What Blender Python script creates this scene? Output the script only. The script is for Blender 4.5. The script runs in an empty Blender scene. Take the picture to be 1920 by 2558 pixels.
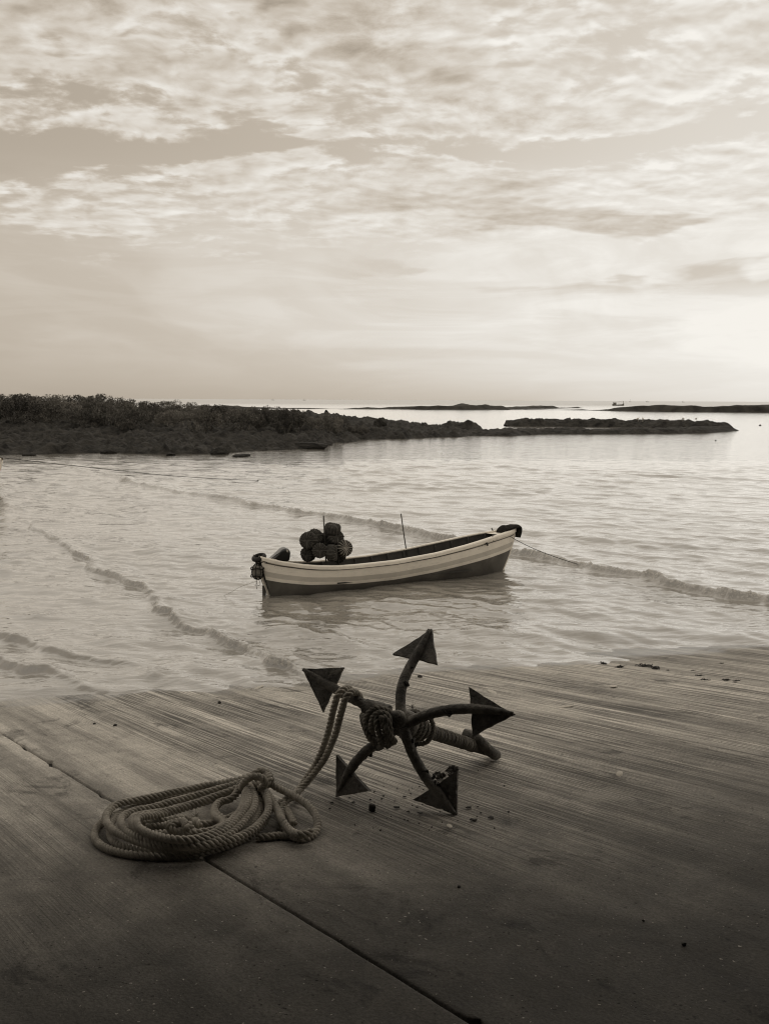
import bpy, math, random
import numpy as np
from mathutils import Vector, Matrix, Euler
random.seed(7)
rng = np.random.default_rng(11)
R = math.radians
sc = bpy.context.scene
col = sc.collection

# ---------------------------------------------------------------- camera
F, H = 2500.0, 2.87                      # focal length in photo pixels, eye above the water in metres
PITCH, ROLL = 6.395, 0.29
cd = bpy.data.cameras.new('camera')
cam = bpy.data.objects.new('camera', cd); col.objects.link(cam)
cd.sensor_fit = 'VERTICAL'; cd.sensor_height = 36.0; cd.lens = 36.0 * F / 2558.0
cd.clip_start = 0.05; cd.clip_end = 60000
CM = Euler((R(90 - PITCH), 0, 0)).to_matrix() @ Matrix.Rotation(R(ROLL), 3, 'Z')
cam.matrix_world = Matrix.Translation((0, 0, H)) @ CM.to_4x4()
sc.camera = cam

# ---------------------------------------------------------------- node helpers
class T:
    def __init__(s, tree): s.t = tree; s.n = tree.nodes; s.l = tree.links
    def put(s, sock, v):
        if v is None: return
        if isinstance(v, bpy.types.NodeSocket): s.l.new(v, sock)
        else:
            if hasattr(sock.default_value, '__len__') and not hasattr(v, '__len__'): v = [v] * len(sock.default_value)
            if hasattr(v, '__len__') and len(v) == 3 and len(sock.default_value) == 4: v = (*v, 1)
            sock.default_value = v
    def node(s, typ, ins=None, **props):
        n = s.n.new(typ)
        for k, v in props.items(): setattr(n, k, v)
        for k, v in (ins or {}).items(): s.put(n.inputs[k], v)
        return n
    def m(s, op, a, b=None, c=None, clamp=False):
        n = s.node('ShaderNodeMath', {0: a}, operation=op, use_clamp=clamp)
        s.put(n.inputs[1], b); s.put(n.inputs[2], c); return n.outputs[0]
    def v(s, op, a, b=None):
        n = s.node('ShaderNodeVectorMath', {0: a}, operation=op)
        if op == 'SCALE': s.put(n.inputs['Scale'], b)
        else: s.put(n.inputs[1], b)
        return n.outputs['Value'] if op in ('DOT_PRODUCT', 'LENGTH') else n.outputs[0]
    def sep(s, v): n = s.node('ShaderNodeSeparateXYZ', {0: v}); return n.outputs
    def com(s, x, y, z=0.0): return s.node('ShaderNodeCombineXYZ', {0: x, 1: y, 2: z}).outputs[0]
    def noise(s, vec, scale, detail=4, rough=0.55, dist=0.0):
        return s.node('ShaderNodeTexNoise', {'Vector': vec, 'Scale': scale, 'Detail': detail, 'Roughness': rough, 'Distortion': dist}).outputs['Fac']
    def map(s, v, a, b, c=0.0, d=1.0, smooth=False):
        n = s.node('ShaderNodeMapRange', {'Value': v, 'From Min': a, 'From Max': b, 'To Min': c, 'To Max': d})
        if smooth: n.interpolation_type = 'SMOOTHSTEP'
        return n.outputs[0]
    def mix(s, f, a, b, blend='MIX'):
        n = s.node('ShaderNodeMix', data_type='RGBA', blend_type=blend)
        s.put(n.inputs[0], f); s.put(n.inputs[6], a); s.put(n.inputs[7], b); return n.outputs[2]
    def fmix(s, f, a, b):
        n = s.node('ShaderNodeMix', data_type='FLOAT'); s.put(n.inputs[0], f); s.put(n.inputs[2], a); s.put(n.inputs[3], b); return n.outputs[0]
    def ramp(s, f, stops):
        n = s.node('ShaderNodeValToRGB', {0: f}); e = n.color_ramp.elements
        while len(e) < len(stops): e.new(0.5)
        for q, (p, c) in zip(e, stops): q.position = p; q.color = (c, c, c, 1) if not hasattr(c, '__len__') else (*c, 1)
        return n.outputs[0]
    def bump(s, h, strength=0.5, dist=0.01, normal=None):
        n = s.node('ShaderNodeBump', {'Height': h, 'Strength': strength, 'Distance': dist}); s.put(n.inputs['Normal'], normal); return n.outputs[0]

def sep(v, w=1.0): return (v, v * (1 - 0.075 * w), v * (1 - 0.20 * w))     # the print's warm grey

# ---------------------------------------------------------------- sky
SUN_AZ, SUN_EL = 27.0, 8.0
world = bpy.data.worlds.new('World'); sc.world = world; world.use_nodes = True
world.cycles.sampling_method = 'MANUAL'; world.cycles.sample_map_resolution = 512
w = T(world.node_tree); w.n.clear()
sky = w.node('ShaderNodeTexSky', sky_type='NISHITA', sun_disc=False, sun_elevation=R(SUN_EL), sun_rotation=R(SUN_AZ),
             altitude=0, air_density=1.0, dust_density=4.0, ozone_density=1.0)
d = w.v('NORMALIZE', w.node('ShaderNodeTexCoord').outputs['Generated'])
dx, dy, dz = w.sep(d)
dz0 = w.m('MAXIMUM', dz, 0.0)
den = w.m('ADD', dz0, 0.14)
px_, py_ = w.m('DIVIDE', dx, den), w.m('DIVIDE', dy, den)
P = w.com(px_, py_)                                                       # a cloud sheet overhead
lum = w.node('ShaderNodeRGBToBW', {0: sky.outputs[0]}).outputs[0]
lum = w.m('MULTIPLY', lum, 0.15)                                          # compress the clear sky's range
clear = w.m('ADD', 0.37, w.m('MULTIPLY', w.m('DIVIDE', lum, w.m('ADD', lum, 0.9)), 0.52))
sd = (math.sin(R(SUN_AZ)) * math.cos(R(SUN_EL)), math.cos(R(SUN_AZ)) * math.cos(R(SUN_EL)), math.sin(R(SUN_EL)))
near = w.m('POWER', w.m('MAXIMUM', w.v('DOT_PRODUCT', d, sd), 0.0), 9.0)   # cloud is brighter round the veiled sun
big = w.noise(w.v('ADD', P, (3.1, 0.4, 0)), 1.1, 3, 0.5)
warpn = w.noise(w.v('ADD', P, (1.3, 7.7, 0)), 1.5, 4, 0.55)
el = w.m('ADD', dz0, w.m('MULTIPLY', w.m('SUBTRACT', warpn, 0.5), 0.11))
el = w.m('ADD', el, w.m('MULTIPLY', dx, -0.012))
cover = w.ramp(el, [(0.0, 0.40), (0.135, 0.42), (0.152, 0.80), (0.175, 1.0), (0.213, 0.96), (0.224, 0.46), (0.234, 0.40), (0.246, 0.84), (0.30, 1.0), (0.5, 1.0)])
wv = w.node('ShaderNodeTexNoise', {'Vector': P, 'Scale': 2.2, 'Detail': 3}).outputs['Color']
Pa = w.v('ADD', P, w.v('SCALE', w.v('SUBTRACT', wv, (0.5, 0.5, 0.5)), 0.16))
def puff(vec, det): return w.noise(w.v('MULTIPLY', vec, (1.0, 1.15, 1)), 13.0, det, 0.55, 0.0)
A0 = w.m('ADD', w.m('MULTIPLY', w.noise(Pa, 3.6, 7, 0.60, 0.0), 0.62), w.m('MULTIPLY', puff(Pa, 7), 0.38))
Pb = w.v('ADD', Pa, (0.012, 0.030, 0))
dA = w.m('ADD', w.m('MULTIPLY', w.m('SUBTRACT', puff(Pa, 2.5), puff(Pb, 2.5)), 0.42), w.m('MULTIPLY', w.m('SUBTRACT', w.noise(Pa, 5.0, 4, 0.5), w.noise(w.v('ADD', Pa, (0.03, 0.07, 0)), 5.0, 4, 0.5)), 0.42))
thr = w.m('SUBTRACT', 0.74, w.m('MULTIPLY', cover, 0.36))
A0b = w.m('ADD', A0, w.m('MULTIPLY', w.m('SUBTRACT', big, 0.5), 0.28))
dens = w.m('SUBTRACT', A0b, thr)
mask = w.map(dens, -0.035, 0.11, 0, 1, True)
thick = w.map(dens, 0.05, 0.26, 0, 1, True)
relief = w.m('MULTIPLY', dA, w.map(dz0, 0.15, 0.32, 0.7, 1.25))
low_n = w.noise(w.com(w.m('MULTIPLY', px_, 0.42), w.m('MULTIPLY', py_, 0.30)), 1.5, 6, 0.55, 0.9)
low_f = w.noise(w.com(w.m('MULTIPLY', px_, 0.8), w.m('MULTIPLY', dz0, 22.0)), 1.6, 6, 0.6, 1.1)
hi = w.map(dx, -0.30, 0.25, 0.35, 1, True)                                # the veil is thinner to the left
stv = w.m('ADD', w.map(low_n, 0.40, 0.60, -0.01, 0.14, True), w.map(low_f, 0.42, 0.66, -0.035, 0.05, True))
stv = w.m('MULTIPLY', stv, w.m('MULTIPLY', hi, w.map(dz0, 0.0, 0.09, 0.15, 1, True)))
cloudv = w.m('ADD', w.m('ADD', 0.715, w.m('MULTIPLY', near, 0.13)), relief)
back = w.m('POWER', w.m('MAXIMUM', w.v('DOT_PRODUCT', d, (-sd[0], -sd[1], 0.25)), 0.0), 1.2)   # away from the sun the clouds are lit from the front
cloudv = w.m('ADD', cloudv, w.m('MULTIPLY', back, 0.20))
cloudv = w.m('SUBTRACT', cloudv, w.m('MULTIPLY', thick, w.m('MULTIPLY', w.map(big, 0.38, 0.60, 0.10, 0.36), w.map(dz0, 0.18, 0.30, 0.30, 1.0))))
clear = w.m('ADD', clear, w.m('ADD', w.m('MULTIPLY', near, 0.035), w.map(dz0, 0.0, 0.10, 0.035, 0.0, True)))
base = w.m('ADD', clear, w.m('SUBTRACT', w.m('MULTIPLY', stv, w.map(dz0, 0.17, 0.23, 1, 0, True)), w.map(dz0, 0.13, 0.24, 0.0, 0.10, True)))
midmask = w.m('MULTIPLY', mask, w.map(el, 0.115, 0.172, 0.0, 1, True))
lens = w.noise(w.com(w.m('MULTIPLY', px_, 1.1), w.m('MULTIPLY', dz0, 17.0), 4.4), 1.5, 4, 0.5, 0.4)
lensm = w.m('MULTIPLY', w.map(lens, 0.53, 0.60, 0, 1, True), w.m('MULTIPLY', w.map(dz0, 0.09, 0.12, 0, 1, True), w.map(dz0, 0.19, 0.22, 1, 0, True)))
val = w.fmix(midmask, base, cloudv)
val = w.m('SUBTRACT', val, w.m('MULTIPLY', lensm, w.map(dx, -0.1, 0.22, 0.02, 0.17, True)))
val = w.m('MINIMUM', w.m('MAXIMUM', val, 0.30), 0.92)
tint = w.mix(w.map(val, 0.38, 0.92, 0, 1, True), (1.0, 0.862, 0.695), (1.0, 0.965, 0.90))
skyc = w.v('SCALE', tint, w.m('MULTIPLY', val, 10.0))
bg = w.node('ShaderNodeBackground', {0: skyc, 1: 0.1})
w.l.new(bg.outputs[0], w.node('ShaderNodeOutputWorld').inputs[0])

sl = bpy.data.lights.new('sun', 'SUN'); sl.energy = 0.8; sl.angle = R(130); sl.color = (1.0, 0.93, 0.82)
so = bpy.data.objects.new('sun', sl); col.objects.link(so)
so.rotation_euler = Vector(sd).to_track_quat('Z', 'Y').to_euler(); so.location = (8, 12, 12)

sc.cycles.filter_width = 1.15                                          # keep the fine grain of concrete and ripples
vs = sc.view_settings
vs.view_transform = 'Standard'; vs.look = 'None'; vs.exposure = 0.0; vs.gamma = 1.0; vs.use_curve_mapping = False

# ---------------------------------------------------------------- measuring helpers (photo pixel -> point in the place)
EYE = Vector((0, 0, H))
def ray(px, py): return CM @ Vector(((px - 960) / F, (1279 - py) / F, -1.0))
def onz(px, py, z=0.0):
    r = ray(px, py); return EYE + r * ((z - H) / r.z)
def aty(px, py, Y):
    r = ray(px, py); return EYE + r * (Y / r.y)
W1, W2 = onz(0, 1752), onz(1920, 1610)
GD = ray(-830, 1315).normalized()                       # direction of the brushed grooves, down the ramp
RN = (W2 - W1).cross(GD).normalized()
if RN.z < 0: RN = -RN
def G(px, py, h=0.0):
    r = ray(px, py); t = RN.dot(W1 + RN * h - EYE) / RN.dot(r); return EYE + r * t
def ramp_z(x, y): return W1.z - (RN.x * (x - W1.x) + RN.y * (y - W1.y)) / RN.z

# ---------------------------------------------------------------- object helpers
def tag(o, label=None, cat=None, group=None, kind=None):
    if label: o['label'] = label
    if cat: o['category'] = cat
    if group: o['group'] = group
    if kind: o['kind'] = kind
    return o
def empty(name, loc=(0, 0, 0), label=None, cat=None, group=None, kind=None):
    o = bpy.data.objects.new(name, None); col.objects.link(o); o.location = loc; o.empty_display_size = 0.1
    return tag(o, label, cat, group, kind)
def link(name, me, mats=None, parent=None):
    o = bpy.data.objects.new(name, me); col.objects.link(o)
    for m_ in (mats if isinstance(mats, (list, tuple)) else [mats] if mats else []):
        me.materials.append(m_)
    if parent is not None:
        o.parent = parent
        o.matrix_parent_inverse = Matrix.Translation(-Vector(parent.location)) if parent.type == 'EMPTY' and parent.parent is None and sum(abs(a) for a in parent.rotation_euler) < 1e-9 else Matrix.Identity(4)
    return o
def mesh(name, v, f, smooth=True, mi=None):
    me = bpy.data.meshes.new(name)
    me.from_pydata([tuple(map(float, p)) for p in v], [], f); me.update()
    if smooth: me.polygons.foreach_set('use_smooth', [True] * len(me.polygons))
    if mi is not None: me.polygons.foreach_set('material_index', mi)
    return me
def gridmesh(name, V, smooth=True):                      # V: (rows, cols, 3) array
    r, c, _ = V.shape
    i = np.arange(r * c).reshape(r, c)
    q = np.stack([i[:-1, :-1], i[:-1, 1:], i[1:, 1:], i[1:, :-1]], -1).reshape(-1, 4)
    return quadmesh(name, V.reshape(-1, 3), q, smooth)
def quadmesh(name, v, q, smooth=True):
    me = bpy.data.meshes.new(name); v = np.asarray(v, np.float32); q = np.asarray(q, np.int32)
    me.vertices.add(len(v)); me.vertices.foreach_set('co', v.ravel())
    me.loops.add(q.size); me.loops.foreach_set('vertex_index', q.ravel())
    me.polygons.add(len(q)); me.polygons.foreach_set('loop_start', np.arange(0, q.size, 4, dtype=np.int32))
    me.update(calc_edges=True)
    me.polygons.foreach_set('use_smooth', np.full(len(q), smooth))
    return me
def hash2(ix, iy, seed):
    n = (ix.astype(np.int64) * 374761393 + iy.astype(np.int64) * 668265263 + seed * 1442695041) & 0x7fffffff
    n = ((n ^ (n >> 13)) * 1274126177) & 0x7fffffff
    return ((n ^ (n >> 16)) & 0xffff) / 65535.0
def vnoise(x, y, seed=0):
    x = np.asarray(x, float); y = np.asarray(y, float)
    ix, iy = np.floor(x), np.floor(y); fx, fy = x - ix, y - iy
    fx = fx * fx * (3 - 2 * fx); fy = fy * fy * (3 - 2 * fy); ix = ix.astype(int); iy = iy.astype(int)
    a, b = hash2(ix, iy, seed), hash2(ix + 1, iy, seed); c_, d_ = hash2(ix, iy + 1, seed), hash2(ix + 1, iy + 1, seed)
    return (a * (1 - fx) + b * fx) * (1 - fy) + (c_ * (1 - fx) + d_ * fx) * fy - 0.5
def fbm(x, y, oct=4, seed=0, gain=0.5):
    s, a = 0, 1.0
    for k in range(oct): s = s + a * vnoise(x * 2 ** k + 17.3 * k, y * 2 ** k - 9.1 * k, seed + k); a *= gain
    return s
def spline(pts, step):
    p = [Vector(q) for q in pts]; p = [p[0] * 2 - p[1]] + p + [p[-1] * 2 - p[-2]]; out = []
    for i in range(1, len(p) - 2):
        n = max(2, int((p[i + 1] - p[i]).length / step))
        for k in range(n):
            t = k / n; a, b, c_, d_ = p[i - 1], p[i], p[i + 1], p[i + 2]
            out.append(0.5 * ((2 * b) + (c_ - a) * t + (2 * a - 5 * b + 4 * c_ - d_) * t * t + (3 * b - a - 3 * c_ + d_) * t ** 3))
    out.append(p[-2]); return out
def frames(path):
    n = len(path); tg = [(path[min(i + 1, n - 1)] - path[max(i - 1, 0)]).normalized() for i in range(n)]
    u = tg[0].orthogonal().normalized(); fr = []
    for i in range(n):
        u = (u - tg[i] * u.dot(tg[i]))
        u = u.normalized() if u.length > 1e-6 else tg[i].orthogonal().normalized()
        fr.append((tg[i], u, tg[i].cross(u)))
    return fr
def tube_geo(path, rad, seg=8, v=None, f=None, cap=True, wob=0.0):
    v = [] if v is None else v; f = [] if f is None else f
    fr = frames(path); n = len(path); b0 = len(v)
    for i, p in enumerate(path):
        r = rad(i / (n - 1)) if callable(rad) else rad
        for k in range(seg):
            a = 2 * math.pi * k / seg; rr = r * (1 + wob * (random.random() - .5))
            v.append(p + (fr[i][1] * math.cos(a) + fr[i][2] * math.sin(a)) * rr)
    for i in range(n - 1):
        for k in range(seg):
            k2 = (k + 1) % seg; a = b0 + i * seg
            f.append((a + k, a + k2, a + seg + k2, a + seg + k))
    if cap:
        f.append(tuple(b0 + k for k in range(seg))[::-1]); f.append(tuple(b0 + (n - 1) * seg + k for k in range(seg)))
    return v, f
def tube(name, pts, rad, mat, parent=None, seg=8, step=0.05, wob=0.0):
    v, f = tube_geo(spline(pts, step), rad, seg, wob=wob); return link(name, mesh(name, v, f), mat, parent)
def box_geo(c, sx, sy, sz, M=None, v=None, f=None):
    v = [] if v is None else v; f = [] if f is None else f; b = len(v); M = M or Matrix.Identity(3)
    for z in (-1, 1):
        for y in (-1, 1):
            for x in (-1, 1): v.append(Vector(c) + M @ Vector((x * sx / 2, y * sy / 2, z * sz / 2)))
    f += [tuple(b + i for i in q) for q in ((0, 2, 3, 1), (4, 5, 7, 6), (0, 1, 5, 4), (2, 6, 7, 3), (0, 4, 6, 2), (1, 3, 7, 5))]
    return v, f

# ---------------------------------------------------------------- materials
def mat(name, fn):
    m_ = bpy.data.materials.new(name); m_.use_nodes = True; t = T(m_.node_tree); t.n.clear()
    b = t.node('ShaderNodeBsdfPrincipled'); t.l.new(b.outputs[0], t.node('ShaderNodeOutputMaterial').inputs[0])
    def S(**k):
        for a, v_ in k.items(): t.put(b.inputs[a.replace('_', ' ')], v_)
    fn(t, S); return m_
def obco(t): return t.node('ShaderNodeTexCoord').outputs['Object']
def worldpos(t): return t.node('ShaderNodeNewGeometry').outputs['Position']
def mottled(name, lo, hi, scale=8, rough=0.7, bump=0.3, bd=0.01, spec=0.3, detail=6):
    def fn(t, S):
        c = obco(t); n = t.noise(c, scale, detail, 0.62, 0.2); n2 = t.noise(c, scale * 5, 4, 0.6)
        S(Base_Color=t.mix(t.map(n, 0.32, 0.68), sep(lo), sep(hi)), Roughness=t.map(n2, 0.3, 0.7, rough - .1, rough + .1), Specular_IOR_Level=spec,
          Normal=t.bump(t.m('ADD', n, t.m('MULTIPLY', n2, 0.4)), bump, bd))
    return mat(name, fn)

def f_concrete(t, S):
    c = obco(t); u, v, _ = t.sep(c)                      # u along the grooves, v across them, v = 0 at the joint
    wob = t.m('MULTIPLY', t.m('SUBTRACT', t.noise(c, 0.5, 2, 0.5), 0.5), 0.010)
    vw = t.m('ADD', v, wob)
    g1 = t.noise(t.com(t.m('MULTIPLY', u, 0.50), t.m('MULTIPLY', vw, 60.0)), 1.0, 1.5, 0.5)
    g2 = t.noise(t.com(t.m('MULTIPLY', u, 0.9), t.m('MULTIPLY', vw, 105.0), 3.0), 1.0, 2, 0.5)
    g3 = t.noise(t.com(t.m('MULTIPLY', u, 0.22), t.m('MULTIPLY', vw, 9.0), 5.0), 1.0, 4, 0.62, 0.0)
    blot = t.noise(c, 0.9, 6, 0.62, 0.4); fine = t.noise(c, 70, 4, 0.7); mid = t.noise(c, 6.0, 6, 0.66, 0.4)
    streak = t.noise(t.com(t.m('MULTIPLY', u, 1.1), t.m('MULTIPLY', v, 5.0), 11.0), 1.0, 5, 0.65, 0.3)
    right = t.map(t.m('ADD', v, t.m('MULTIPLY', t.m('SUBTRACT', blot, 0.5), 2.2)), 0.35, 1.1, 0.10, 1, True)
    left = t.map(v, -0.35, -0.10, 0.32, 0, True)
    worn = t.m('MULTIPLY', t.map(t.m('ADD', t.m('MULTIPLY', blot, 0.5), t.m('MULTIPLY', streak, 0.5)), 0.44, 0.60, 1.0, 0.30, True), t.map(t.m('ADD', u, t.m('MULTIPLY', blot, 2.5)), -0.9, 1.6, 0.22, 1, True))
    ztop = t.m('ADD', t.sep(worldpos(t))[2], t.m('MULTIPLY', t.m('SUBTRACT', blot, 0.5), 0.5))
    traffic = t.map(ztop, 0.47, 0.72, 1.0, 0.18, True)                     # brushed finish rubbed away towards the head of the ramp
    gs = t.m('MULTIPLY', t.m('MULTIPLY', t.m('MAXIMUM', right, left), worn), traffic)
    groove = t.m('ADD', t.m('MULTIPLY', g1, 0.75), t.m('MULTIPLY', g2, 0.25))
    gl = t.map(groove, 0.44, 0.56, 0, 1, True)
    band = t.noise(t.com(t.m('MULTIPLY', u, 0.20), t.m('MULTIPLY', vw, 2.4), 8.0), 1.0, 5, 0.62, 0.0)
    bandm = t.map(band, 0.40, 0.60, 0, 1, True)
    val = t.fmix(t.fmix(traffic, 0.62, bandm), 0.29, 0.55)
    blm = t.noise(t.v('ADD', c, (2.0, 8.0, 0)), 2.6, 7, 0.68, 0.6); val = t.m('MULTIPLY', val, t.fmix(traffic, t.map(blm, 0.34, 0.66, 0.62, 1.22), 1.0))
    val = t.m('MULTIPLY', val, t.fmix(gs, 1.0, t.map(gl, 0, 1, 0.40, 1.28)))
    val = t.m('MULTIPLY', val, t.map(g3, 0.3, 0.7, 0.88, 1.10))
    val = t.m('MULTIPLY', val, t.map(mid, 0.3, 0.72, 0.78, 1.16)); val = t.m('MULTIPLY', val, t.map(fine, 0.32, 0.68, 0.66, 1.24))
    # stains and bare patches with edges of their own
    stn = t.noise(t.v('MULTIPLY', c, (1, 1.7, 1)), 1.5, 8, 0.70, 0.7); val = t.m('MULTIPLY', val, t.map(stn, 0.56, 0.66, 1.0, 0.50, True))
    pale = t.noise(t.v('ADD', c, (5.2, 1.7, 0)), 2.3, 8, 0.70, 0.9); pm = t.m('MULTIPLY', t.map(pale, 0.62, 0.66, 0, 0.8, True), t.map(t.m('ABSOLUTE', v), 0.2, 1.5, 1, 0.0))
    val = t.fmix(pm, val, 0.44)
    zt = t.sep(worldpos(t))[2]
    shade_fall = t.map(t.m('ADD', zt, t.m('MULTIPLY', t.m('SUBTRACT', t.noise(t.v('MULTIPLY', c, (0.6, 1.2, 1)), 1.1, 6, 0.65, 0.5), 0.5), 0.34)), 0.30, 0.76, 1, 0, True)
    val = t.m('MULTIPLY', val, t.fmix(shade_fall, 0.18, 1.0))                  # shade near the viewer painted into the colour, darker up the ramp
    spk = t.noise(c, 30, 2, 0.5); val = t.m('MULTIPLY', val, t.map(spk, 0.69, 0.73, 1.0, 0.42, True))
    pit = t.node('ShaderNodeTexVoronoi', {'Vector': c, 'Scale': 26.0, 'Randomness': 1.0}).outputs['Distance']
    pitm = t.m('MULTIPLY', t.map(pit, 0.10, 0.17, 1, 0, True), t.map(t.noise(c, 3.0, 4, 0.6), 0.50, 0.58, 0, 1, True))
    val = t.m('MULTIPLY', val, t.fmix(pitm, 1.0, 0.50))                  # pitted patches where the skin has gone
    chip = t.map(t.noise(t.v('ADD', c, (9, 3, 0)), 48, 2, 0.5), 0.70, 0.74, 0, 0.55, True); val = t.fmix(chip, val, 0.55)
    x, y, z = t.sep(worldpos(t))
    wetl = t.m('ADD', z, t.m('MULTIPLY', t.m('SUBTRACT', t.noise(c, 1.6, 5, 0.6, 0.5), 0.5), 0.16))
    wet = t.map(wetl, 0.005, 0.045, 1, 0, True)
    val = t.m('MULTIPLY', val, t.fmix(wet, 1.0, 0.60))
    hgt = t.m('ADD', t.m('MULTIPLY', t.m('MULTIPLY', gl, gs), 0.9), t.m('ADD', t.m('MULTIPLY', mid, 0.45), t.m('SUBTRACT', t.m('MULTIPLY', fine, 0.42), t.m('MULTIPLY', pitm, 0.35))))
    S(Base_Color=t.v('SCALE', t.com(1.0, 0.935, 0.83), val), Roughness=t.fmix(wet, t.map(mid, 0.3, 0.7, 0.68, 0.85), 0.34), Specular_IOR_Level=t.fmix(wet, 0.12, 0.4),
      Normal=t.bump(hgt, t.fmix(wet, 0.8, 0.3), 0.013))
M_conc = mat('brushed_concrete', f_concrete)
M_joint = mottled('joint_dirt', 0.012, 0.03, 20, 0.9, 0.5)

def f_water(t, S):
    p = worldpos(t); x, y, z = t.sep(p)
    foam = t.node('ShaderNodeAttribute', attribute_name='foam').outputs['Fac']
    a = t.com(t.m('ADD', t.m('MULTIPLY', x, 0.42), t.m('MULTIPLY', y, 0.12)), t.m('ADD', t.m('MULTIPLY', y, 1.45), t.m('MULTIPLY', x, -0.16)))
    n1 = t.noise(a, 0.9, 5, 0.55, 0.6); n2 = t.noise(a, 3.2, 3, 0.5, 0.5); n3 = t.noise(a, 13.0, 2, 0.5, 0.3)
    far = t.map(y, 12, 120, 0, 1); vfar = t.map(y, 280, 700, 0, 1)
    hgt = t.m('ADD', t.m('ADD', t.m('MULTIPLY', n1, 0.38), t.m('MULTIPLY', n2, 0.30)), t.m('MULTIPLY', n3, t.fmix(t.map(y, 10, 40, 0, 1), 0.06, 0.01)))
    fm = t.noise(p, 22, 4, 0.65, 0.5); fmk = t.m('MULTIPLY', foam, t.map(fm, 0.49, 0.57, 0.0, 1))
    hgt = t.m('ADD', hgt, t.m('MULTIPLY', t.m('MULTIPLY', foam, t.noise(p, 24, 4, 0.7, 0.4)), 0.6))
    mud = t.noise(p, 0.25, 3, 0.5)
    basec = t.mix(t.map(mud, 0.3, 0.7), sep(0.21), sep(0.26))
    S(Base_Color=t.mix(fmk, basec, sep(0.60)), Roughness=t.fmix(fmk, t.fmix(vfar, t.fmix(far, 0.035, 0.10), 0.30), 0.6), IOR=2.0,
      Normal=t.bump(hgt, t.fmix(vfar, t.fmix(far, 0.52, 0.34), 0.85), 0.14))
M_water = mat('muddy_sea', f_water)

M_rock = mottled('dark_shore_rock', 0.010, 0.06, 1.6, 0.85, 1.0, 0.25, 0.2, 8)
M_rockfar = mottled('far_reef_rock', 0.02, 0.07, 0.3, 0.9, 0.8, 0.3, 0.2)
def f_leaf(t, S):
    n = t.noise(obco(t), 4.0, 4, 0.6); r_ = t.node('ShaderNodeObjectInfo').outputs['Random']
    b = t.mix(t.map(n, 0.3, 0.7), sep(0.065), sep(0.18)); S(Base_Color=t.v('SCALE', b, t.map(r_, 0, 1, 0.55, 1.55)), Roughness=0.75, Specular_IOR_Level=0.2)
M_leaf = mat('scrub_leaves', f_leaf)
M_bark = mottled('pale_bark', 0.06, 0.20, 6.0, 0.9, 0.3)
def f_iron(t, S):
    c = obco(t); n = t.noise(c, 14, 7, 0.66, 0.4); n2 = t.noise(c, 55, 4, 0.6); n3 = t.noise(c, 4.5, 4, 0.6, 0.6)
    v = t.mix(t.map(n, 0.34, 0.7), sep(0.045), sep(0.135)); v = t.mix(t.map(n3, 0.52, 0.66, 0, 0.75, True), v, sep(0.19))
    sc_ = t.map(t.noise(c, 30, 2, 0.5), 0.66, 0.72, 0, 0.7, True)
    v = t.mix(sc_, v, sep(0.22))
    S(Base_Color=v, Roughness=t.map(n2, 0.3, 0.7, 0.55, 0.85), Specular_IOR_Level=0.35, Normal=t.bump(t.m('ADD', n, t.m('MULTIPLY', n2, 0.5)), 1.0, 0.02))
M_iron = mat('rusted_iron', f_iron)
def f_rope(lo, hi):
    def fn(t, S):
        c = obco(t); n = t.noise(c, 9, 5, 0.6); n2 = t.noise(c, 160, 3, 0.6)
        S(Base_Color=t.mix(t.m('ADD', t.map(n, 0.3, 0.7, 0, 0.7), t.map(n2, 0.3, 0.7, -0.15, 0.3)), sep(lo), sep(hi)), Roughness=0.85, Specular_IOR_Level=0.2, Normal=t.bump(n2, 0.6, 0.004))
    return fn
M_rope = mat('hemp_rope', f_rope(0.22, 0.50))
M_ropedark = mat('weathered_rope', f_rope(0.10, 0.24))
def paint(name, v, spread=0.12, rough=0.5):
    def fn(t, S):
        c = obco(t); n = t.noise(c, 3.0, 6, 0.62, 0.3); s = t.noise(t.v('MULTIPLY', c, (3.0, 3.0, 12.0)), 2.0, 5, 0.6)
        chip = t.map(t.noise(c, 22, 4, 0.6, 0.4), 0.68, 0.72, 0, 0.7, True)
        b = t.mix(t.map(n, 0.3, 0.7), sep(v * (1 - spread)), sep(v * (1 + spread))); b = t.mix(t.map(s, 0.52, 0.72, 0, 0.28), b, sep(v * 0.5)); b = t.mix(chip, b, sep(v * 0.28))
        S(Base_Color=b, Roughness=rough, Specular_IOR_Level=0.35, Normal=t.bump(t.m('ADD', n, s), 0.15, 0.01))
    return mat(name, fn)
M_white = paint('white_gunwale_paint', 0.86, 0.06)
M_cream = paint('cream_hull_paint', 0.84, 0.07)
M_band = paint('grey_band_paint', 0.56, 0.08)
M_cream2 = paint('pale_lower_paint', 0.80, 0.08)
M_boot = paint('dark_bottom_paint', 0.10, 0.35, 0.6)
M_inner = paint('dark_inside_wood', 0.05, 0.4, 0.8)
M_wood = paint('weathered_thwart_wood', 0.10, 0.3, 0.8)
M_dark = mottled('black_rubber', 0.010, 0.028, 30, 0.7, 0.4, 0.006)
M_cloth = mottled('dark_matting', 0.012, 0.04, 26, 0.95, 0.9, 0.02, 0.1)
M_net = mottled('tarred_netting', 0.02, 0.07, 24, 0.9, 0.8, 0.012, 0.15)
M_tarcord = mottled('tarred_cord', 0.05, 0.13, 20, 0.9, 0.4)
M_cord = mottled('pale_cord', 0.25, 0.45, 20, 0.9)
M_cowl = mat('black_engine_cowl', lambda t, S: S(Base_Color=sep(0.012), Roughness=0.32, Specular_IOR_Level=0.5, Normal=t.bump(t.noise(obco(t), 30, 3), 0.05, 0.01)))
M_decal = mottled('pale_decal', 0.35, 0.6, 30, 0.5, 0.0)
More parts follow.
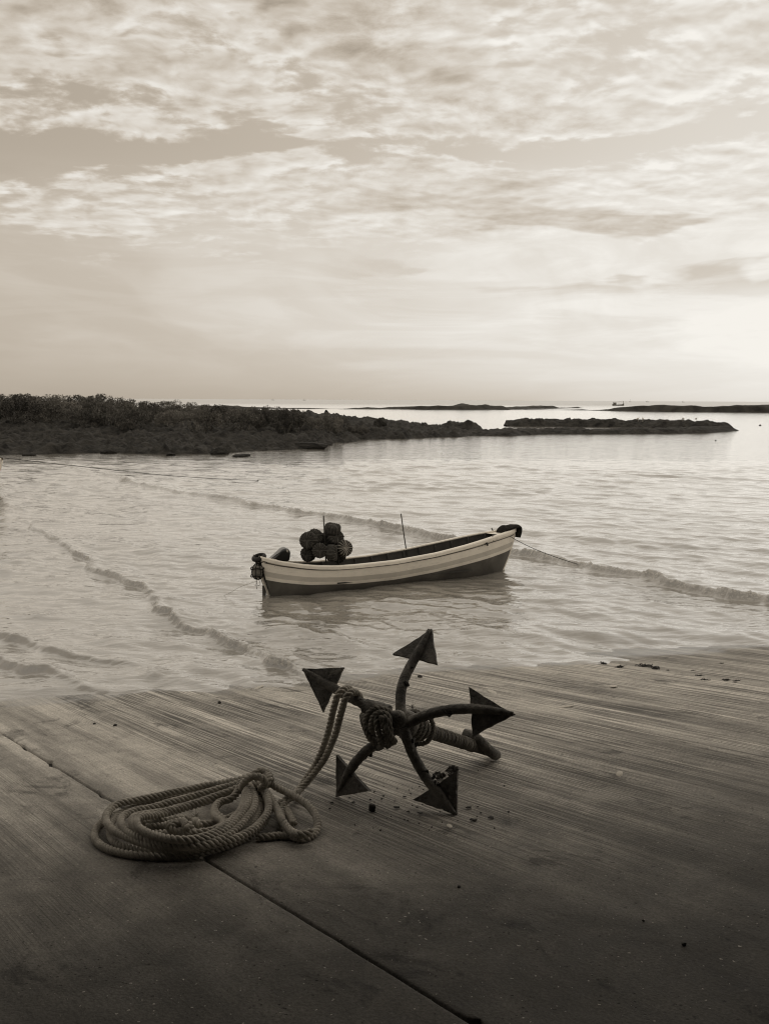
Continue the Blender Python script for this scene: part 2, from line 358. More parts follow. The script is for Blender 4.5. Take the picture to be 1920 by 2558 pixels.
M_stone = mottled('rough_stone', 0.06, 0.26, 14, 0.9, 0.9, 0.02)
M_flake = mottled('rust_flake', 0.012, 0.05, 40, 0.85, 0.6, 0.005)
M_dryleaf = mottled('dry_leaf', 0.03, 0.10, 30, 0.85, 0.5, 0.005)
M_shell = mottled('bleached_shell', 0.35, 0.60, 30, 0.7, 0.4, 0.004)
M_weed = mottled('dried_seaweed', 0.012, 0.035, 30, 0.9, 0.5, 0.01)
M_added_canopy = mottled('added_canopy_sheet', 0.05, 0.11, 3, 0.7, 0.1)  # sheet of the added canopy that shades the near ramp
M_line = mottled('dark_line', 0.03, 0.06, 20, 0.9, 0.1)
M_feather = mottled('pale_feather', 0.5, 0.7, 20, 0.9, 0.1)
M_far = mottled('far_boat_paint', 0.14, 0.24, 2, 0.8, 0.1)

# ---------------------------------------------------------------- ramp
JP = G(509, 2142)
e1 = GD; e2 = RN.cross(e1).normalized()                  # e2 points to the right across the grooves
if e2.x < 0: e2 = -e2
RM = Matrix((e1, e2, RN)).transposed().to_4x4(); RM.translation = JP
ramp = empty('ramp', (0, 0, 0), kind='structure')
def spall(u):                                            # how far the joint's edge is broken back at u
    s = 0.001 + 0.003 * abs(vnoise(u * 9, u * 0, 3)) * 2 + 0.004 * np.clip(vnoise(u * 2.3, u * 0 + 4, 5) * 3 - 0.4, 0, 1)
    for cu, a, wd in ((-2.25, 0.045, 0.10), (-2.08, 0.03, 0.05), (2.55, 0.02, 0.07), (3.2, 0.018, 0.06), (1.55, 0.012, 0.05)):
        s = s + a * np.exp(-((u - cu) / wd) ** 2) * (1 + vnoise(u * 40, u * 0, 8))
    return s
def slab(side):
    u = np.concatenate([np.arange(-16, -4, 0.25), np.arange(-4, 7, 0.025), np.arange(7, 30, 0.25)])
    v = np.concatenate([[0, 0.001, 0.012, 0.03, 0.06, 0.1], np.arange(0.18, 6, 0.12), np.arange(6, 32, 0.6)])
    U, V = np.meshgrid(u, v, indexing='ij')
    e = spall(u + (0.13 if side < 0 else 0))[:, None]
    off = e * np.exp(-V / 0.03)
    Y = side * (V + off + 0.0045)
    Z = 0.006 * fbm(U * 0.8, Y * 0.8, 3, 2) - 0.006 * np.exp(-V / 0.008)
    Z[:, 0] -= 0.06
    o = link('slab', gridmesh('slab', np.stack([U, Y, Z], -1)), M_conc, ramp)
    if side > 0: o.data.flip_normals()
    o.matrix_parent_inverse = Matrix.Identity(4); o.matrix_basis = RM
    if o.data.polygons[0].normal.z < 0 and o.data.polygons[200].normal.z < 0: o.data.flip_normals()
    return o
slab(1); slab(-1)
jv = [(-16, -0.2, -0.03), (30, -0.2, -0.03), (30, 0.2, -0.03), (-16, 0.2, -0.03)]
jo = link('joint_filler', mesh('joint_filler', jv, [(0, 1, 2, 3)], False), M_joint, ramp); jo.matrix_basis = RM

# ---------------------------------------------------------------- sea
waves = [  # photo points along each breaking crest, height along it, front width, back width, foam
    ([(120, 1150), (190, 1173), (260, 1190), (330, 1206), (420, 1226), (500, 1241), (600, 1258), (700, 1276), (800, 1291), (900, 1305), (1000, 1324), (1080, 1344), (1150, 1358), (1250, 1376), (1340, 1392), (1450, 1414), (1560, 1438), (1680, 1466), (1800, 1487), (1920, 1503), (2100, 1530)],
     [.4, .8, .6, 1, .7, .5, .9, .55, 1, 1, 1.2, 1.4, 1.2, .9, .9, 1, 1, 1, 1, 1, 1], 0.125, 0.07, 0.42, 0.42),
    ([(60, 1300), (90, 1320), (110, 1342), (150, 1357), (180, 1377), (215, 1398), (250, 1428), (320, 1458), (375, 1482), (392, 1505), (405, 1530), (430, 1548), (480, 1567), (560, 1594), (600, 1614), (650, 1638), (700, 1664), (748, 1680)],
     [.2, .8, 1, .9, .9, .9, 1, 1, 1, 1, 1, .9, .9, 1, .8, 1, 1.1, .5], 0.080, 0.042, 0.28, 0.42),
    ([(-200, 1555), (0, 1590), (60, 1607), (120, 1630), (200, 1647), (300, 1664), (400, 1688), (470, 1706)], [1, 1, 1, .9, .8, .6, .4, .1], 0.085, 0.07, 0.35, 0.05),
    ([(-200, 1620), (0, 1660), (60, 1674), (130, 1690), (200, 1712), (260, 1734), (300, 1745)], [1, 1, 1, .9, .8, .6, .2], 0.075, 0.06, 0.35, 0.05),
    ([(330, 1690), (380, 1697), (440, 1706)], [.3, 1, .2], 0.05, 0.12, 0.3, 0.0),
    ([(20, 1545), (90, 1543), (150, 1546)], [.3, 1, .2], 0.05, 0.12, 0.3, 0.0),
    ([(-30, 1200), (5, 1225), (12, 1262), (45, 1275)], [1, 1, .6, .4], 0.12, 0.12, 0.4, 0.6),
    ([(420, 1080 + 70), (700, 1165), (1100, 1182), (1400, 1200)], [.3, 1, .5, .2], 0.07, 0.3, 0.8, 0.0),
    ([(1300, 1240), (1500, 1262), (1760, 1290), (1920, 1300)], [.2, .8, .6, .3], 0.06, 0.3, 0.8, 0.0),
]
def sea_height(X, Y, res):
    Z = np.zeros_like(X); FO = np.zeros_like(X)
    r2 = np.random.default_rng(5)
    for k in range(64):
        lam = 0.22 * (3.2 / 0.22) ** (k / 63); th = math.radians(238 + r2.normal(0, 34)); kk = 2 * math.pi / lam
        amp = 0.0027 * lam ** 0.72 * r2.uniform(.6, 1.3); ph = r2.uniform(0, 6.28)
        wgt = np.clip((lam / res - 3) / 4, 0, 1)
        Z += amp * wgt * np.sin(kk * (X * math.cos(th) + Y * math.sin(th)) + ph + 1.4 * np.sin(0.31 * X + 0.23 * Y + k))
    Z *= 0.75 + 0.9 * np.clip(fbm(X * .18, Y * .18, 2, 31) + .35, 0, 1)
    for wi, (pp, st_, A, wf, wb, fo) in enumerate(waves):
        pts = [onz(a, b) for a, b in pp]
        P2 = np.array([(p.x, p.y) for p in pts])
        # densify
        q, s = [], []
        for i in range(len(P2) - 1):
            for tt in np.linspace(0, 1, 9)[:-1]: q.append(P2[i] * (1 - tt) + P2[i + 1] * tt); s.append(st_[i] * (1 - tt) + st_[i + 1] * tt)
        q.append(P2[-1]); s.append(st_[-1]); q = np.array(q); s = np.array(s)
        q = q + 0.10 * np.stack([fbm(np.arange(len(q)) * .22, np.zeros(len(q)), 3, 60 + wi), fbm(np.arange(len(q)) * .22, np.ones(len(q)) * 9, 3, 61 + wi)], -1) * (q[:, 1:2] / 9)
        bx0, bx1, by0, by1 = q[:, 0].min() - 2, q[:, 0].max() + 2, q[:, 1].min() - 2, q[:, 1].max() + 2
        idx = np.nonzero((X > bx0) & (X < bx1) & (Y > by0) & (Y < by1))
        x, y = X[idx], Y[idx]; best = np.full(len(x), 9.0); sg = np.zeros(len(x)); am = np.zeros(len(x))
        for i in range(len(q) - 1):
            a, b = q[i], q[i + 1]; dv = b - a; L = np.hypot(*dv); dv = dv / L
            tx = np.clip((x - a[0]) * dv[0] + (y - a[1]) * dv[1], 0, L); ex = x - a[0] - tx * dv[0]; ey = y - a[1] - tx * dv[1]
            dd = np.hypot(ex, ey); cr = dv[0] * (y - a[1]) - dv[1] * (x - a[0]); mm = dd < best
            best[mm] = dd[mm]; sg[mm] = np.sign(cr[mm]); am[mm] = (s[i] + (s[i + 1] - s[i]) * tx / L)[mm]
        sd_ = best * sg                                     # positive: behind the crest (farther out)
        am = am * np.clip(0.85 + 1.15 * fbm(x * 1.1, y * 1.1, 4, 80 + wi, .6), 0.78, 1.25)
        sc_ = np.maximum(1, y / 22)
        prof = np.where(sd_ < 0, np.exp(-np.abs(sd_ / (wf * sc_)) ** 1.7), np.exp(-np.abs(sd_ / (wb * sc_)) ** 1.0))
        tur = fbm(x * 15, y * 15, 3, 90 + wi, .65)
        lump = np.exp(-(np.abs(sd_ + wf * 0.3) / (wf * 1.1 * sc_)) ** 2) * (1.0 if fo > .3 else 0.15)
        Z[idx] += A * am * (prof + 0.26 * lump * tur) + (0.014 if fo > .3 else 0.004) * np.clip(am, 0, 1) * np.exp(-np.clip(sd_, 0, None) / 0.9) * (sd_ > -wf) * fbm(x * 5, y * 9, 3, 99 + wi, .6)
        trail = np.exp(-np.clip(sd_, 0, None) / 0.8) * np.clip(fbm(x * 2.5, y * 5, 4, 95 + wi, .6) * 2.2 - .1, 0, 1) * (sd_ > 0)
        FO[idx] = np.maximum(FO[idx], np.clip(fo * am * (1.25 * np.exp(-(sd_ + wf * .4) ** 2 / (wf * 1.0 * sc_) ** 2) * np.clip(.75 + 1.3 * tur, 0.1, 1.3) + .35 * trail), 0, 1))
    return Z, FO
def sea_grid(y0, y1, step, cols):
    n = int(math.log(y1 / y0) / step) + 1
    ys = y0 * np.exp(np.linspace(0, math.log(y1 / y0), n)); t = np.linspace(-1, 1, cols)
    Y, t2 = np.meshgrid(ys, t, indexing='ij'); hw = 0.5 * ys + 4; X = t2 * hw[:, None]
    return X, Y, np.maximum(Y * step, (2 * hw / cols)[:, None])
X, Y, res = sea_grid(7.2, 50, 0.0023, 880)
Z, FO = sea_height(X, Y, res)
Z *= np.clip((50 - Y) / 8, 0, 1)
i = np.arange(X.size).reshape(X.shape)
q1 = np.stack([i[:-1, :-1], i[:-1, 1:], i[1:, 1:], i[1:, :-1]], -1).reshape(-1, 4); v1 = np.stack([X, Y, Z], -1).reshape(-1, 3)
X2, Y2, res2 = sea_grid(49.9, 42000, 0.03, 160)
Z2 = np.zeros_like(X2) - 0.003
i2 = np.arange(X2.size).reshape(X2.shape) + len(v1)
q2 = np.stack([i2[:-1, :-1], i2[:-1, 1:], i2[1:, 1:], i2[1:, :-1]], -1).reshape(-1, 4)
sm = quadmesh('sea', np.concatenate([v1, np.stack([X2, Y2, Z2], -1).reshape(-1, 3)]), np.concatenate([q1, q2]))
at = sm.attributes.new('foam', 'FLOAT', 'POINT'); at.data.foreach_set('value', np.concatenate([FO.ravel(), np.zeros(X2.size)]).astype(np.float32))
tag(link('sea', sm, M_water), kind='structure')

# ---------------------------------------------------------------- far shore: spit of rock and scrub
def interp(x, xs, ys): return np.interp(x, xs, ys)
near_px = [(-700, 1150), (-300, 1142), (0, 1133), (120, 1131), (250, 1129), (420, 1134), (560, 1128), (700, 1123), (790, 1121), (815, 1108), (900, 1100), (960, 1097), (1100, 1093), (1222, 1088)]
nw = np.array([tuple(onz(a, b)) for a, b in near_px])
def land_h(x, y, rough=True):
    nx = x + 0.0; yn = interp(nx, nw[:, 0], nw[:, 1])
    yb = interp(nx, [-60, -14, -3, 4, 8.0, 8.8, 9.5], [175, 160, 122, 104, 93, 84, 78])
    n1 = fbm(x * .22, y * .22, 4, 40) if rough else 0
    inn = np.minimum((y - yn), (yb - y)) + 3.0 * n1
    inn = np.where(x > 8.8, -3 - (x - 8.8), inn)
    rise = interp(inn, [-3, -0.5, 0.2, 1.2, 5, 11, 18, 40], [-.5, -.12, .05, .13, .22, .45, .85, 1.25])
    rise = np.where(inn > 0, rise * interp(x, [-40, -8, 3, 9], [1.12, 1.0, 0.80, .66]), rise)
    if rough:
        rise = rise + np.clip(inn + .8, 0, 1.5) * (0.26 * fbm(x * .7, y * .7, 4, 44, .6) + 0.42 * np.abs(fbm(x * 1.5, y * .9, 3, 47, .65)))
    return rise
xs = np.arange(-46, 11.5, 0.16); ys = np.concatenate([np.arange(46, 80, .16), np.arange(80, 180, .5)])
XX, YY = np.meshgrid(xs, ys)
ZZ = land_h(XX, YY)
# a flat topped outcrop on the spit's end
oc = aty(1158, 1056, 90); ZZ += 0.42 * np.clip(1.25 - np.maximum(np.abs(XX - oc.x) / 1.5, np.abs(YY - 90) / 2.0) * 1.1 + 0.25 * fbm(XX * 1.5, YY * 1.5, 3, 3), 0, .35) / .35 * (ZZ > 0)
tag(link('rocky_shore', gridmesh('rocky_shore', np.stack([XX, YY, ZZ], -1)), M_rock), kind='structure')

def ridge(name, line, hw, hgt, mat_, seed, res=0.25, label=None, cat=None):
    pts = [Vector(p) for p in line]; path = spline([(p.x, p.y, 0) for p in pts], res); n = len(path); ss = np.linspace(-1, 1, 25); V = np.zeros((n, 25, 3)); fr = frames(path)
    for i_, p in enumerate(path):
        t = i_ / (n - 1); tg_ = fr[i_][0]; nrm = Vector((-tg_.y, tg_.x, 0))
        wv = (hw(t) if callable(hw) else hw); hh = hgt(t) if callable(hgt) else hgt
        for j, s_ in enumerate(ss): V[i_, j] = (p.x + nrm.x * s_ * wv, p.y + nrm.y * s_ * wv, hh * min(1, (1 - abs(s_)) * 3.2))
    k = 1.0 / max(res, .2)
    ed = np.clip(V[:, :, 2] / (V[:, :, 2].max() + 1e-6), 0, 1)
    V[:, :, 2] += (0.26 * fbm(V[:, :, 0] * .6 * k * .4, V[:, :, 1] * .6 * k * .4, 4, seed, .65)) * (0.4 + ed) * (V[:, :, 2].max() / 0.6) - 0.05
    V[:, :, 1] += 0.5 * fbm(V[:, :, 0] * .5, V[:, :, 1] * .1, 3, seed + 5) * hw(.5) * .4 if callable(hw) else 0.3 * fbm(V[:, :, 0] * .5, V[:, :, 1] * .1, 3, seed + 5)
    o = link(name, gridmesh(name, V), mat_)
    return tag(o, label, cat, kind='structure') if not label else tag(o, label, cat)
taper = lambda a, b: (lambda t: a * min(1, t / .04 + .15) * min(1, (1 - t) / .03 + .1) + b)
ridge('rock_bar', [onz(1195, 1088), onz(1300, 1083), onz(1450, 1082), onz(1600, 1081), onz(1700, 1080), onz(1790, 1074)], taper(2.4, 0.2), taper(.42, 0), M_rock, 3)
ridge('rock_bar', [onz(1262, 1064), onz(1400, 1064), onz(1560, 1066), onz(1700, 1069), onz(1812, 1072)], taper(2.8, .3), taper(.70, 0), M_rock, 8)
ridge('reef', [onz(480, 1018), onz(620, 1020), onz(760, 1021), onz(900, 1022), onz(1000, 1022), onz(1150, 1023), onz(1300, 1021), onz(1440, 1019)], taper(6, 0), lambda t: .35 + .25 * math.sin(t * 19) + 1.15 * math.exp(-((t - .52) / .10) ** 2) + .5 * math.exp(-((t - .80) / .07) ** 2), M_rockfar, 13, 2.0)
ridge('reef', [onz(1040, 1024), onz(1300, 1024), onz(1480, 1025), onz(1600, 1027), onz(1800, 1029), onz(2050, 1031)], taper(6, 0), lambda t: .15 + 1.45 * min(1, max(0, (t - .52) / .10)), M_rockfar, 17, 2.0)

# boulders along the water's edge, each a thing
def boulder_mesh(seed, sub=2):
    import bmesh
    bm = bmesh.new(); bmesh.ops.create_icosphere(bm, subdivisions=sub, radius=1); r_ = random.Random(seed)
    ks = [(Vector((r_.gauss(0, 1), r_.gauss(0, 1), r_.gauss(0, 1))).normalized(), r_.uniform(.55, .9)) for _ in range(9)]
    for v_ in bm.verts:
        for nn, dd in ks:
            e = v_.co.dot(nn) - dd
            if e > 0: v_.co -= nn * e
        v_.co *= 1 + r_.uniform(-.05, .05)
    me = bpy.data.meshes.new('boulder'); bm.to_mesh(me); bm.free(); me.materials.append(M_rock); return me
bms = [boulder_mesh(s) for s in range(4)]
bl = [((548, 1135), (.55, .4, .28), 'dark boulder standing in the water off the scrub spit, largest of the loose rocks'), ((603, 1140), (.8, .5, .10), 'flat low rock awash right of the dark boulder off the spit'),
      ((770, 1121), (1.5, .8, .30), 'long dark rock at the tip of the lower rock shelf'), ((790, 1111), (.4, .3, .08), 'small rock awash above the long rock at the shelf tip'),
      ((818, 1112), (.5, .3, .10), 'small low rock in the channel right of the lower shelf'), ((272, 1133), (.45, .3, .14), 'small rock at the water edge below the left scrub'), ((425, 1138), (.35, .3, .12), 'small round rock just off the shelf edge, left of the dark boulder'),
      ((73, 1138), (.4, .3, .10), 'low rock awash nearest the moored bow at the left edge'), ((1232, 1087), (.8, .5, .16), 'rock at the right end of the scrub spit by the bar')]
for k, (pp, s_, lb) in enumerate(bl):
    o = bpy.data.objects.new('boulder', bms[k % 4]); col.objects.link(o); p = onz(*pp); o.location = (p.x, p.y, s_[2] * .35); o.scale = s_; o.rotation_euler = (0, 0, k * 1.3)
    tag(o, lb, 'boulder', 'loose rocks off the spit')
o = bpy.data.objects.new('boulder', bms[1]); col.objects.link(o); p = aty(815, 1030, 92); o.location = (p.x, 92, p.z - .1); o.scale = (.2, .2, .36); tag(o, 'upright pointed rock on the skyline of the spit', 'boulder', 'loose rocks off the spit')

# scrub
def crown_mesh(seed, n=5200):
    r_ = np.random.default_rng(seed); lob = []
    for k in range(34):
        a = r_.uniform(0, 6.28); rr = math.sqrt(r_.uniform(0, 1)) * .85; zz = r_.uniform(.25, 1.0) * (1 - .45 * rr * rr)
        lob.append((rr * math.cos(a), rr * math.sin(a), zz, r_.uniform(.13, .27)))
    v, q = [], []
    for k in range(n):
        L = lob[r_.integers(len(lob))]; dv = r_.normal(size=3); dv /= np.linalg.norm(dv); rad = L[3] * r_.uniform(.45, 1.12) ** .5
        c = np.array(L[:3]) + dv * rad * np.array([1, 1, .75]); c[2] = max(c[2], .04)
        a_ = r_.normal(size=3); a_ /= np.linalg.norm(a_); b_ = np.cross(a_, r_.normal(size=3)); b_ /= np.linalg.norm(b_) + 1e-9
        s_ = r_.uniform(.020, .042); b0 = len(v)
        v += [c - a_ * s_, c + b_ * s_ * .55, c + a_ * s_, c - b_ * s_ * .55]; q.append((b0, b0 + 1, b0 + 2, b0 + 3))
    me = quadmesh('crown', np.array(v), q, False); me.materials.append(M_leaf); return me
def stems_mesh(seed):
    r_ = random.Random(seed); v, f = [], []
    for k in range(6):
        a = r_.uniform(0, 6.28); e = r_.uniform(.25, .6)
        tube_geo(spline([(0.05 * math.cos(a), .05 * math.sin(a), -.15), (e * .4 * math.cos(a), e * .4 * math.sin(a), .28), (e * math.cos(a + .3), e * math.sin(a + .3), r_.uniform(.35, .6))], .15), lambda t: .03 * (1 - .7 * t), 5, v, f)
    me = mesh('trunk', v, f); me.materials.append(M_bark); return me
CR = [crown_mesh(s) for s in range(5)]; ST = [stems_mesh(s) for s in range(3)]
# (photo x, distance, width, height): the scrub reads as one row behind another
bush = [(-60, 66, 3.0, 1.9), (35, 67, 3.3, 2.0), (120, 70, 2.6, 1.5), (205, 68, 2.3, 1.35), (285, 69, 2.9, 1.75), (330, 66, 2.4, 1.5), (420, 71, 2.0, 1.2), (515, 66, 2.2, 1.45), (610, 68, 2.5, 1.5), (655, 70, 2.3, 1.45), (715, 68, 2.4, 1.6), (770, 72, 1.7, 1.0), (820, 70, 2.0, 1.35), (880, 74, 1.5, .8), (905, 76, 1.2, .7),
        (-30, 82, 3.6, 1.9), (60, 84, 3.4, 1.95), (150, 82, 3.0, 1.7), (228, 84, 3.0, 1.9), (300, 84, 2.8, 1.6), (365, 80, 2.5, 1.5), (430, 82, 2.4, 1.3), (480, 78, 2.2, 1.3), (560, 82, 2.2, 1.2), (640, 80, 2.0, 1.2), (700, 82, 2.0, 1.1), (950, 84, 1.1, 1.05), (545, 76, 2.1, 1.2), (455, 75, 1.8, 1.0), (170, 75, 2.4, 1.3),
        (90, 96, 4.0, 1.7), (200, 98, 3.6, 1.9), (250, 97, 3.0, 1.75), (0, 98, 4.0, 1.9), (340, 98, 3.2, 1.4), (420, 98, 3.0, 1.35), (520, 97, 2.6, 1.1), (265, 75, 2.0, 1.2), (375, 75, 2.2, 1.25), (90, 76, 2.6, 1.5), (590, 75, 1.8, 1.1), (740, 76, 1.8, 1.2), (850, 80, 1.6, .9), (1010, 82, 0.9, .35)]
order = sorted(range(len(bush)), key=lambda k: (bush[k][1] // 12, bush[k][0]))
rows = {}
for k in order: rows.setdefault('front' if bush[k][1] <= 72 else 'middle' if bush[k][1] <= 79 else 'back' if bush[k][1] < 90 else 'farthest', []).append(k)
ordn = ['leftmost', 'second', 'third', 'fourth', 'fifth', 'sixth', 'seventh', 'eighth', 'ninth', 'tenth', 'eleventh', 'twelfth', 'thirteenth', 'fourteenth', 'fifteenth', 'sixteenth', 'seventeenth', 'eighteenth']
for rn, ks in rows.items():
    ks.sort(key=lambda k: bush[k][0])
    for j, k in enumerate(ks):
        bx, Yb, wd, ht = bush[k]; ht *= 1.22 if Yb <= 79 else 1.1; p = aty(bx, 1000, Yb); gz = float(land_h(np.array([p.x]), np.array([Yb]), False)[0])
        t_ = empty('scrub_bush', (p.x, Yb, gz - .05), '%s dark scrub bush from the left in the %s row on the spit' % (ordn[j], rn), 'bush', 'scrub bushes on the rocky spit')
        t_.rotation_euler = (0, 0, k * 2.4)
        for nm, me, s_ in (('crown', CR[k % 5], (wd * .56, wd * .56, ht * .95)), ('trunk', ST[k % 3], (wd * .5, wd * .5, ht))):
            o = bpy.data.objects.new(nm, me); col.objects.link(o); o.parent = t_; o.scale = s_

# ---------------------------------------------------------------- boat
BS, BB = Vector((-1.86, 14.55, 0)), Vector((2.24, 16.92, 0))
BL = (BB - BS).length; BH = math.atan2(BB.y - BS.y, BB.x - BS.x)
def hb(t): return 0.45 * max(0.0, 1 - abs(2 * t - 0.97) ** 2.5 / 1.08) ** 0.75 + 0.018
SH = ([0, .01, .054, .12, .17, .235, .30, .444, .60, .73, .85, .94, 1.0], [.575, .555, .495, .43, .395, .372, .37, .385, .445, .525, .61, .665, .70])
PT = ([0, .055, .15, .306, .448, .60, .776, .943, 1.0], [.225, .175, .115, .078, .083, .14, .235, .33, .36])
def sheer(t): return float(np.interp(t, *SH))
def paintz(t): return float(np.interp(t, *PT))
def keel(t): return -0.16 + 0.0 * t
def stem_x(t, fz):                                       # rake of stem and stern: fz 0 keel .. 1 sheer
    k = 0.0
    if t > .8: k -= ((t - .8) / .2) ** 1.6 * 0.34 * (1 - fz) ** 1.3 + ((t - .8) / .2) ** 2 * .05 * max(0, (.55 - fz))
    if t < .15: k += ((.15 - t) / .15) ** 1.5 * 0.22 * (1 - fz) ** 1.2
    return k
def hull_pt(t, s, side, inset=0.0):                      # s 0 at keel to 1 at sheer
    zk, zs = keel(t), sheer(t); z = zk + (zs - zk) * s
    b = (hb(t) - inset) * (max(0.0, 1 - (1 - s) ** 2.6) ** .62) * (0.90 + .10 * s)
    b = max(b, 0.012 if inset == 0 else .002)
    return Vector((t * BL + stem_x(t, s), -side * b, z))   # side +1: the near side
def build_hull():
    ts = sorted(set([0, .006, .015, .03, .05] + list(np.linspace(.075, .94, 34)) + [.955, .97, .982, .992, 1.0]))
    V, Fc, MI = [], [], []
    for side in (1, -1):
        for inner in (0, 1):
            base_ = len(V); rows_ = []
            for t in ts:
                zk, zs = keel(t), sheer(t); sp = (paintz(t) - zk) / (zs - zk)
                f1, f2 = sp + (1 - sp) * .16, sp + (1 - sp) * .40
                ss = [0, .06, .14, .25, .38, sp * .78 if sp * .78 > .38 else .39, sp, f1, f2, f2 + (1 - f2) * .5, 1.0]
                if inner: ss = [0, .1, .2, .3, .4, .5, .6, .7, .8, .9, 1.0]
                rows_.append(ss)
                for s in ss: V.append(hull_pt(t, s, side, 0.028 if inner else 0))
            m_ = 11
            for i_ in range(len(ts) - 1):
                for j in range(m_ - 1):
                    a = base_ + i_ * m_ + j; q = (a, a + 1, a + m_ + 1, a + m_)
                    if (side == 1) ^ bool(inner): q = q[::-1]
                    Fc.append(q); MI.append(4 if inner else (0 if j < 6 else 1 if j == 6 else 2 if j == 7 else 3))
    return V, Fc, MI
def boat_root(label, loc, heading, roll, group):
    r_ = empty('fishing_boat', loc, label, 'boat', group); r_.rotation_euler = (roll, 0, heading); return r_
boat = boat_root('pale fishing boat with dark bottom paint floating just beyond the ramp', (BS.x, BS.y, 0), BH, R(-3.0), 'small open fishing boats')
def bpart(name, me, mats, parent=None): return link(name, me, mats, parent or boat)
hv, hf, hm = build_hull()
hull = bpart('hull', mesh('hull', hv, hf, True, hm), [M_boot, M_cream2, M_band, M_cream, M_inner])
# gunwale rails
for side in (1, -1):
    ts = [0.0] + list(np.linspace(.02, .97, 44)) + [.985, 1.0]
    ring = [(0.018, -.048), (0.022, -.006), (0.012, .012), (-.045, .012), (-.050, -.004), (-.030, -.02)]
    v, f = [], []
    for t in ts:
        p = hull_pt(t, 1, side); o_ = Vector((0, -side, 0))
        for a, b in ring: v.append(p + o_ * max(a, -abs(p.y) - .004) + Vector((0, 0, b)))
    for i_ in range(len(ts) - 1):
        for k in range(6):
            k2 = (k + 1) % 6; q = (i_ * 6 + k, i_ * 6 + k2, i_ * 6 + 6 + k2, i_ * 6 + 6 + k); f.append(q if side > 0 else q[::-1])
    bpart('gunwale', mesh('gunwale', v, f, False), M_white)
    v, f = tube_geo([hull_pt(t, .90, side) + Vector((0, -side * .004, 0)) for t in np.linspace(.01, .985, 50)], .007, 6)
    bpart('rubbing_strake', mesh('rubbing_strake', v, f), M_wood)
v, f = tube_geo([hull_pt(1, s, 1) * Vector((1, 0, 1)) if False else Vector((hull_pt(1, s, 1).x + .006, 0, hull_pt(1, s, 1).z)) for s in np.linspace(0.02, 1.03, 14)], .024, 8)
bpart('stem_post', mesh('stem_post', v, f), M_cream)
v, f = tube_geo([Vector((hull_pt(0, s, 1).x - .004, 0, hull_pt(0, s, 1).z)) for s in np.linspace(0.02, 1.02, 10)], .022, 8)
bpart('stern_post', mesh('stern_post', v, f), M_cream)
v, f = box_geo((0, 0, 0), .05, .02, .16); bpart('rudder_fitting', mesh('rudder_fitting', [p + Vector((.10, 0, .05)) for p in v], f, False), M_boot)
# inside: floorboards, ribs, thwarts, stringers, decks
for k in range(5):
    y_ = (k - 2) * .15; v, f = box_geo((BL * .5, y_, .11), BL * (.62 - .05 * abs(k - 2)), .14, .02); bpart('floorboard', mesh('floorboard', v, f, False), M_inner)
for t in (.26, .47, .68, .82):
    b = hb(t) - .04; v, f = box_geo((t * BL, 0, sheer(t) - .19), .17, 2 * b * .97, .03); bpart('thwart', mesh('thwart', v, f, False), M_wood)
for t in np.linspace(.14, .9, 13):
    for side in (1, -1):
        v, f = tube_geo([hull_pt(t, s, side, .045) for s in np.linspace(.30, .97, 8)], .014, 5); bpart('rib', mesh('rib', v, f), M_inner)
for side in (1, -1):
    v, f = tube_geo([hull_pt(t, .76, side, .05) for t in np.linspace(.08, .92, 30)], .014, 5); bpart('stringer', mesh('stringer', v, f), M_wood)
v, f = [], []
tt = np.linspace(.905, .995, 8)
for t in tt:
    for side in (1, -1): v.append(hull_pt(t, 1, side, .015) + Vector((0, 0, -.012)))
for i_ in range(7): f.append((2 * i_, 2 * i_ + 1, 2 * i_ + 3, 2 * i_ + 2))
bpart('bow_deck', mesh('bow_deck', v, f, False), M_cream)
v, f = [], []
for t in np.linspace(.004, .13, 8):
    for side in (1, -1): v.append(hull_pt(t, 1, side, .015) + Vector((0, 0, -.03)))
for i_ in range(7): f.append((2 * i_, 2 * i_ + 1, 2 * i_ + 3, 2 * i_ + 2))
bpart('stern_deck', mesh('stern_deck', v, f, False), M_wood)
bpy.context.view_layer.update()
BI = boat.matrix_world.inverted()
def bl_(px, py, Y): return BI @ aty(px, py, Y)
def pin(name, a, b, r_, m_=M_inner): v, f = tube_geo([a, a.lerp(b, .5), b], r_, 6); return bpart(name, mesh(name, v, f), m_)
pin('pole', bl_(808, 1288, 15.15), bl_(814, 1405, 15.15), .011, M_wood)
pin('pole', bl_(1001, 1283, 16.35), bl_(1016, 1388, 16.35), .010, M_wood)
pin('thole_pin', bl_(1113, 1348, 16.75), bl_(1116, 1368, 16.75), .011)
pin('thole_pin', bl_(1227, 1319, 16.95), bl_(1235, 1335, 16.95), .010)
pin('thole_pin', bl_(1229, 1336, 16.35), bl_(1231, 1352, 16.35), .011)
v, f = tube_geo(spline([bl_(1201, 1350, 16.32), bl_(1209, 1352, 16.25), bl_(1215, 1357, 16.2), bl_(1217, 1362, 16.16)], .02), .016, 7); bpart('rowlock_strap', mesh('rowlock_strap', v, f), M_dark)

